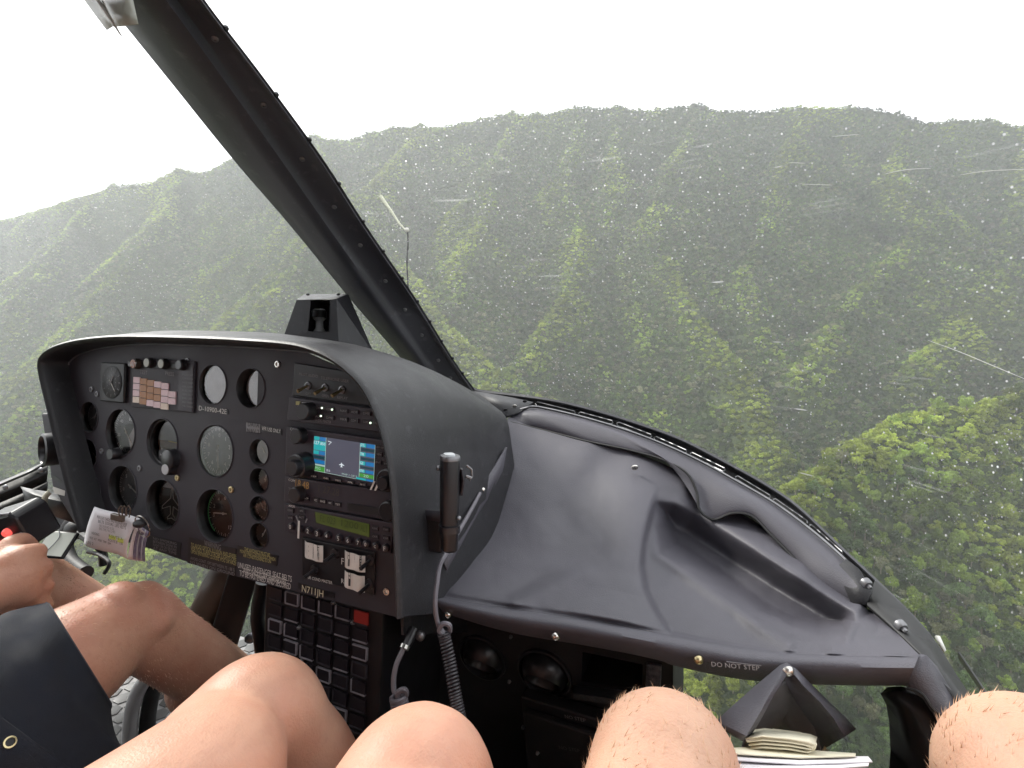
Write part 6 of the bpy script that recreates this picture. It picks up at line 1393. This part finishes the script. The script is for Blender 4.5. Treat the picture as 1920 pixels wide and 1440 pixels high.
hair_on(cb_, t, [(K3, .13), (K3.lerp(A3,.4), .13), (K4, .13), (K4.lerp(A4,.3), .12)], 2600, .014, (0,.2,1), r0=.00002, seed=3)

# pilot at the left
K5 = P(248,1166,.80); A5 = P(610,1402,1.03); KC = P(395,1262,.905)
T5 = P(150,1226,.735); T6 = K5+Vector((.02,-.22,-.035)); H5 = Vector((-.86,-.14,-.47))
K6 = P(40,1086,1.00); A6 = P(360,1250,1.28); K6T = P(-220,1190,.84); H6 = Vector((-1.12,-.10,-.45))
t = thing('person', (-1.0,-.12,-.5), 'pilot seated at the left in dark shorts with one hand on the control grip', 'person', 'people in the front row')
ch = [[(H5,.085),(T6,.084),(T5,.073),(K5+Vector((0,-.03,0)),.0635),(K5,.061),(P(300,1200,.83),.055),(KC,.0535),(P(500,1330,.97),.042),(A5,.036)],
      [(H6,.085),(K6T,.080),(K6+Vector((0,-.04,0)),.062),(K6,.060),(P(190,1160,1.12),.051),(P(280,1205,1.2),.045),(A6,.035)],
      [(A5,.035),(A5+Vector((.0,.10,-.04)),.028)]]
bl2 = [(P(225,1128,.775), (.036,.030,.028)), (P(285,1168,.790), (.030,.03,.026)), (P(372,1285,.90), (.05,.05,.048))]
tc_, tb2 = torso_chains(H5, H6, (-1.0,-.26,.08)); ch += tc_; bl2 += tb2
sh = Vector((-.83,-.26,.05)); EL = Vector((-.80,-.10,-.22)); W = P(-28,1120,.72)
ch.append([(sh,.05),(EL,.042),(EL.lerp(W,.5),.040),(W,.029)])
# right hand closed round the grip: palm, four curled fingers, thumb
ch.append([(W,.028),(P(10,1098,.745),.033),(P(38,1080,.760),.031)])
ch.append([(P(6,1120,.745),.026),(P(36,1108,.758),.027)]); ch.append([(P(8,1070,.750),.026),(P(36,1056,.762),.026)])
for (a0, a1, a2, a3) in (((44,1040),(72,1032),(66,1052),(38,1058)), ((50,1068),(84,1062),(80,1082),(48,1084)), ((50,1098),(86,1096),(80,1114),(48,1112)), ((44,1124),(84,1134),(74,1148),(44,1140))):
    ch.append([(P(*a0,.764),.0150),(P(*a1,.780),.0118),(P(*a2,.806),.0105),(P(*a3,.820),.0092)])
ch.append([(P(2,1060,.755),.018),(P(20,1022,.775),.0145),(P(42,1012,.795),.0120),(P(60,1022,.812),.0100)])
ch.append([(P(-8,1150,.735),.022),(P(16,1150,.748),.017),(P(20,1162,.752),.012)])
sh2 = Vector((-1.17,-.26,.05)); ch.append([(sh2,.05),(Vector((-1.28,-.22,-.2)),.042),(Vector((-1.27,-.02,-.36)),.03)]); ch += hand_chains(Vector((-1.27,-.02,-.36)), (0,1,-.2), (0,.1,1), -1)
pb = body('body', t, ch, bl2, M['skin_a'], .0036, 9, True)
hair_on(pb, t, [(K5,.12),(KC,.12),(K6,.10)], 1800, .008, (.2,.4,-1), r0=.00006, seed=8)
# shorts: loose leg with hem and folds
def ring(c, ax, rx, ry, n=40, up=None, ph=0, wob=0):
    ax = Vector(ax).normalized(); x = ax.orthogonal().normalized() if up is None else (Vector(up)-ax*Vector(up).dot(ax)).normalized(); y = ax.cross(x)
    return [Vector(c)+x*(rx*math.cos(a)*(1+wob*math.sin(5*a+ph)))+y*(ry*math.sin(a)*(1+wob*math.sin(5*a+ph))) for a in [2*math.pi*k/n for k in range(n)]]
up3 = CR@Vector((0,1,0)); axd = (T5-T6)
secs = []; vd = CR@Vector((0,0,-1))
def cuff(tp, bt, Z, dz, n=48, wob=0, ph=0, shrink=1):
    a = P(*tp, Z); c_ = P(*bt, Z); m_ = (a+c_)/2; x = (a-c_)/2*shrink
    return [m_+x*(math.cos(q)*(1+wob*math.sin(5*q+ph)))+vd*(dz*shrink*math.sin(q)*(1+wob*math.cos(6*q+ph))) for q in [2*math.pi*k/n for k in range(n)]]
thg = [(T5,.073),(T6,.084),(H5,.085)]
def thc(t):
    (a, ra), (c_, rc) = (thg[0], thg[1]) if t <= 1 else (thg[1], thg[2]); f = t if t <= 1 else t-1; return a.lerp(c_, f), ra+(rc-ra)*f
for t_, gap, drp, dx, wb_ in ((.012,.003,0,.53,0),(.0,.011,0,.53,0),(.03,.0125,.004,.53,.010),(.10,.015,.024,.56,.022),(.19,.018,.044,.64,.032),(.30,.021,.062,.74,.036),(.45,.020,.085,.78,.022),(.65,.024,.11,.8,.018),(1.0,.03,.12,.8,.012)):
    c_, r_ = thc(t_); vr = c_.normalized(); o2 = lambda v_: (v_-vr*v_.dot(vr)).normalized(); ut = o2(CR@Vector((-.53,.85,0))); ub = o2(CR@Vector((dx,-math.sqrt(1-dx*dx),0))); row = []
    for k in range(48):
        q = 2*math.pi*k/48; co_, si_ = math.cos(q), math.sin(q); w_ = 1+wb_*math.sin(5*q+t_*9)
        row.append(c_ + (ut*(r_+gap)*co_ if co_ > 0 else ub*(r_+gap+drp)*-co_)*w_ + vr*((r_+gap)*si_*w_))
    secs.append(row)
secs.append(ring(H5, vd.cross(up3)*-1, .12, .11, 48, up3))
b = MB(); b.loft([curve([s[j] for s in secs], 40) for j in range(48)], False)
vv = b.v; n48 = 48
b2 = MB(); cols_ = [vv[j*40:(j+1)*40] for j in range(48)]; b2.loft([[cols_[j][i] for j in range(48)] for i in range(40)], True)
secs6 = [ring(K6T.lerp(K6,.35), K6-K6T, .085,.085, 32, up3), ring(K6T, K6-K6T, .10,.095, 32, up3), ring(H6, K6-K6T, .115,.11, 32, up3)]; b2.loft(secs6, True)
b2.ell((-1.02,-.12,-.46), (.22,.14,.11), 20)
so = b2.build('shorts', M['shorts'], t, ang=180)
b = MB(); b.tube([p for p in [cols_[j][3] for j in range(48)]]+[cols_[0][3]], .0013, 5, False); b.build('hem_seam', mat('seam_thread', (.05,.055,.07), .8), t)
gm = P(18,1392,.512)
q_ = None
dirn = (gm).normalized(); 
b = MB(); bvh = BVHTree.FromPolygons([Vector(v) for v in b2.v], b2.f); hit = bvh.ray_cast(Vector((0,0,0)), P(18,1392,1).normalized())
if hit[0] is not None:
    nrm = hit[1] if hit[1].dot(hit[0]) < 0 else -hit[1]; gx_ = nrm.cross(Vector((0,0,1))).normalized(); GF = Frame(hit[0]+nrm*.0005, gx_, nrm.cross(gx_))
    if GF.n.dot(nrm) < 0: GF = Frame(GF.O, GF.ey, GF.ex)
    b.lathe(GF, 0, 0, [(.0062,-.001),(.0058,.0012),(.0042,.0014),(.0036,-.001)], 24); b.build('eyelet', M['brass'], t)
    b = MB(); b.lathe(GF, 0, 0, [(.0038,.0002),(.001,.0003)], 20, cap1=True); b.build('eyelet_hole', M['wall'], t)
b = MB(); b.tube([(-1.0,-.14,-.45),(-1.0,-.18,-.2),(-1.0,-.26,.06)], [.165,.15,.16], 28); b.build('shirt', M['shirt'], t)
b = MB(); b.ell((-1.0,-.235,.30), (.085,.095,.11), 18); b.build('hair', M['dark'], t)
for a_ in (A5, A6): shoe(t, a_, shoe_m)
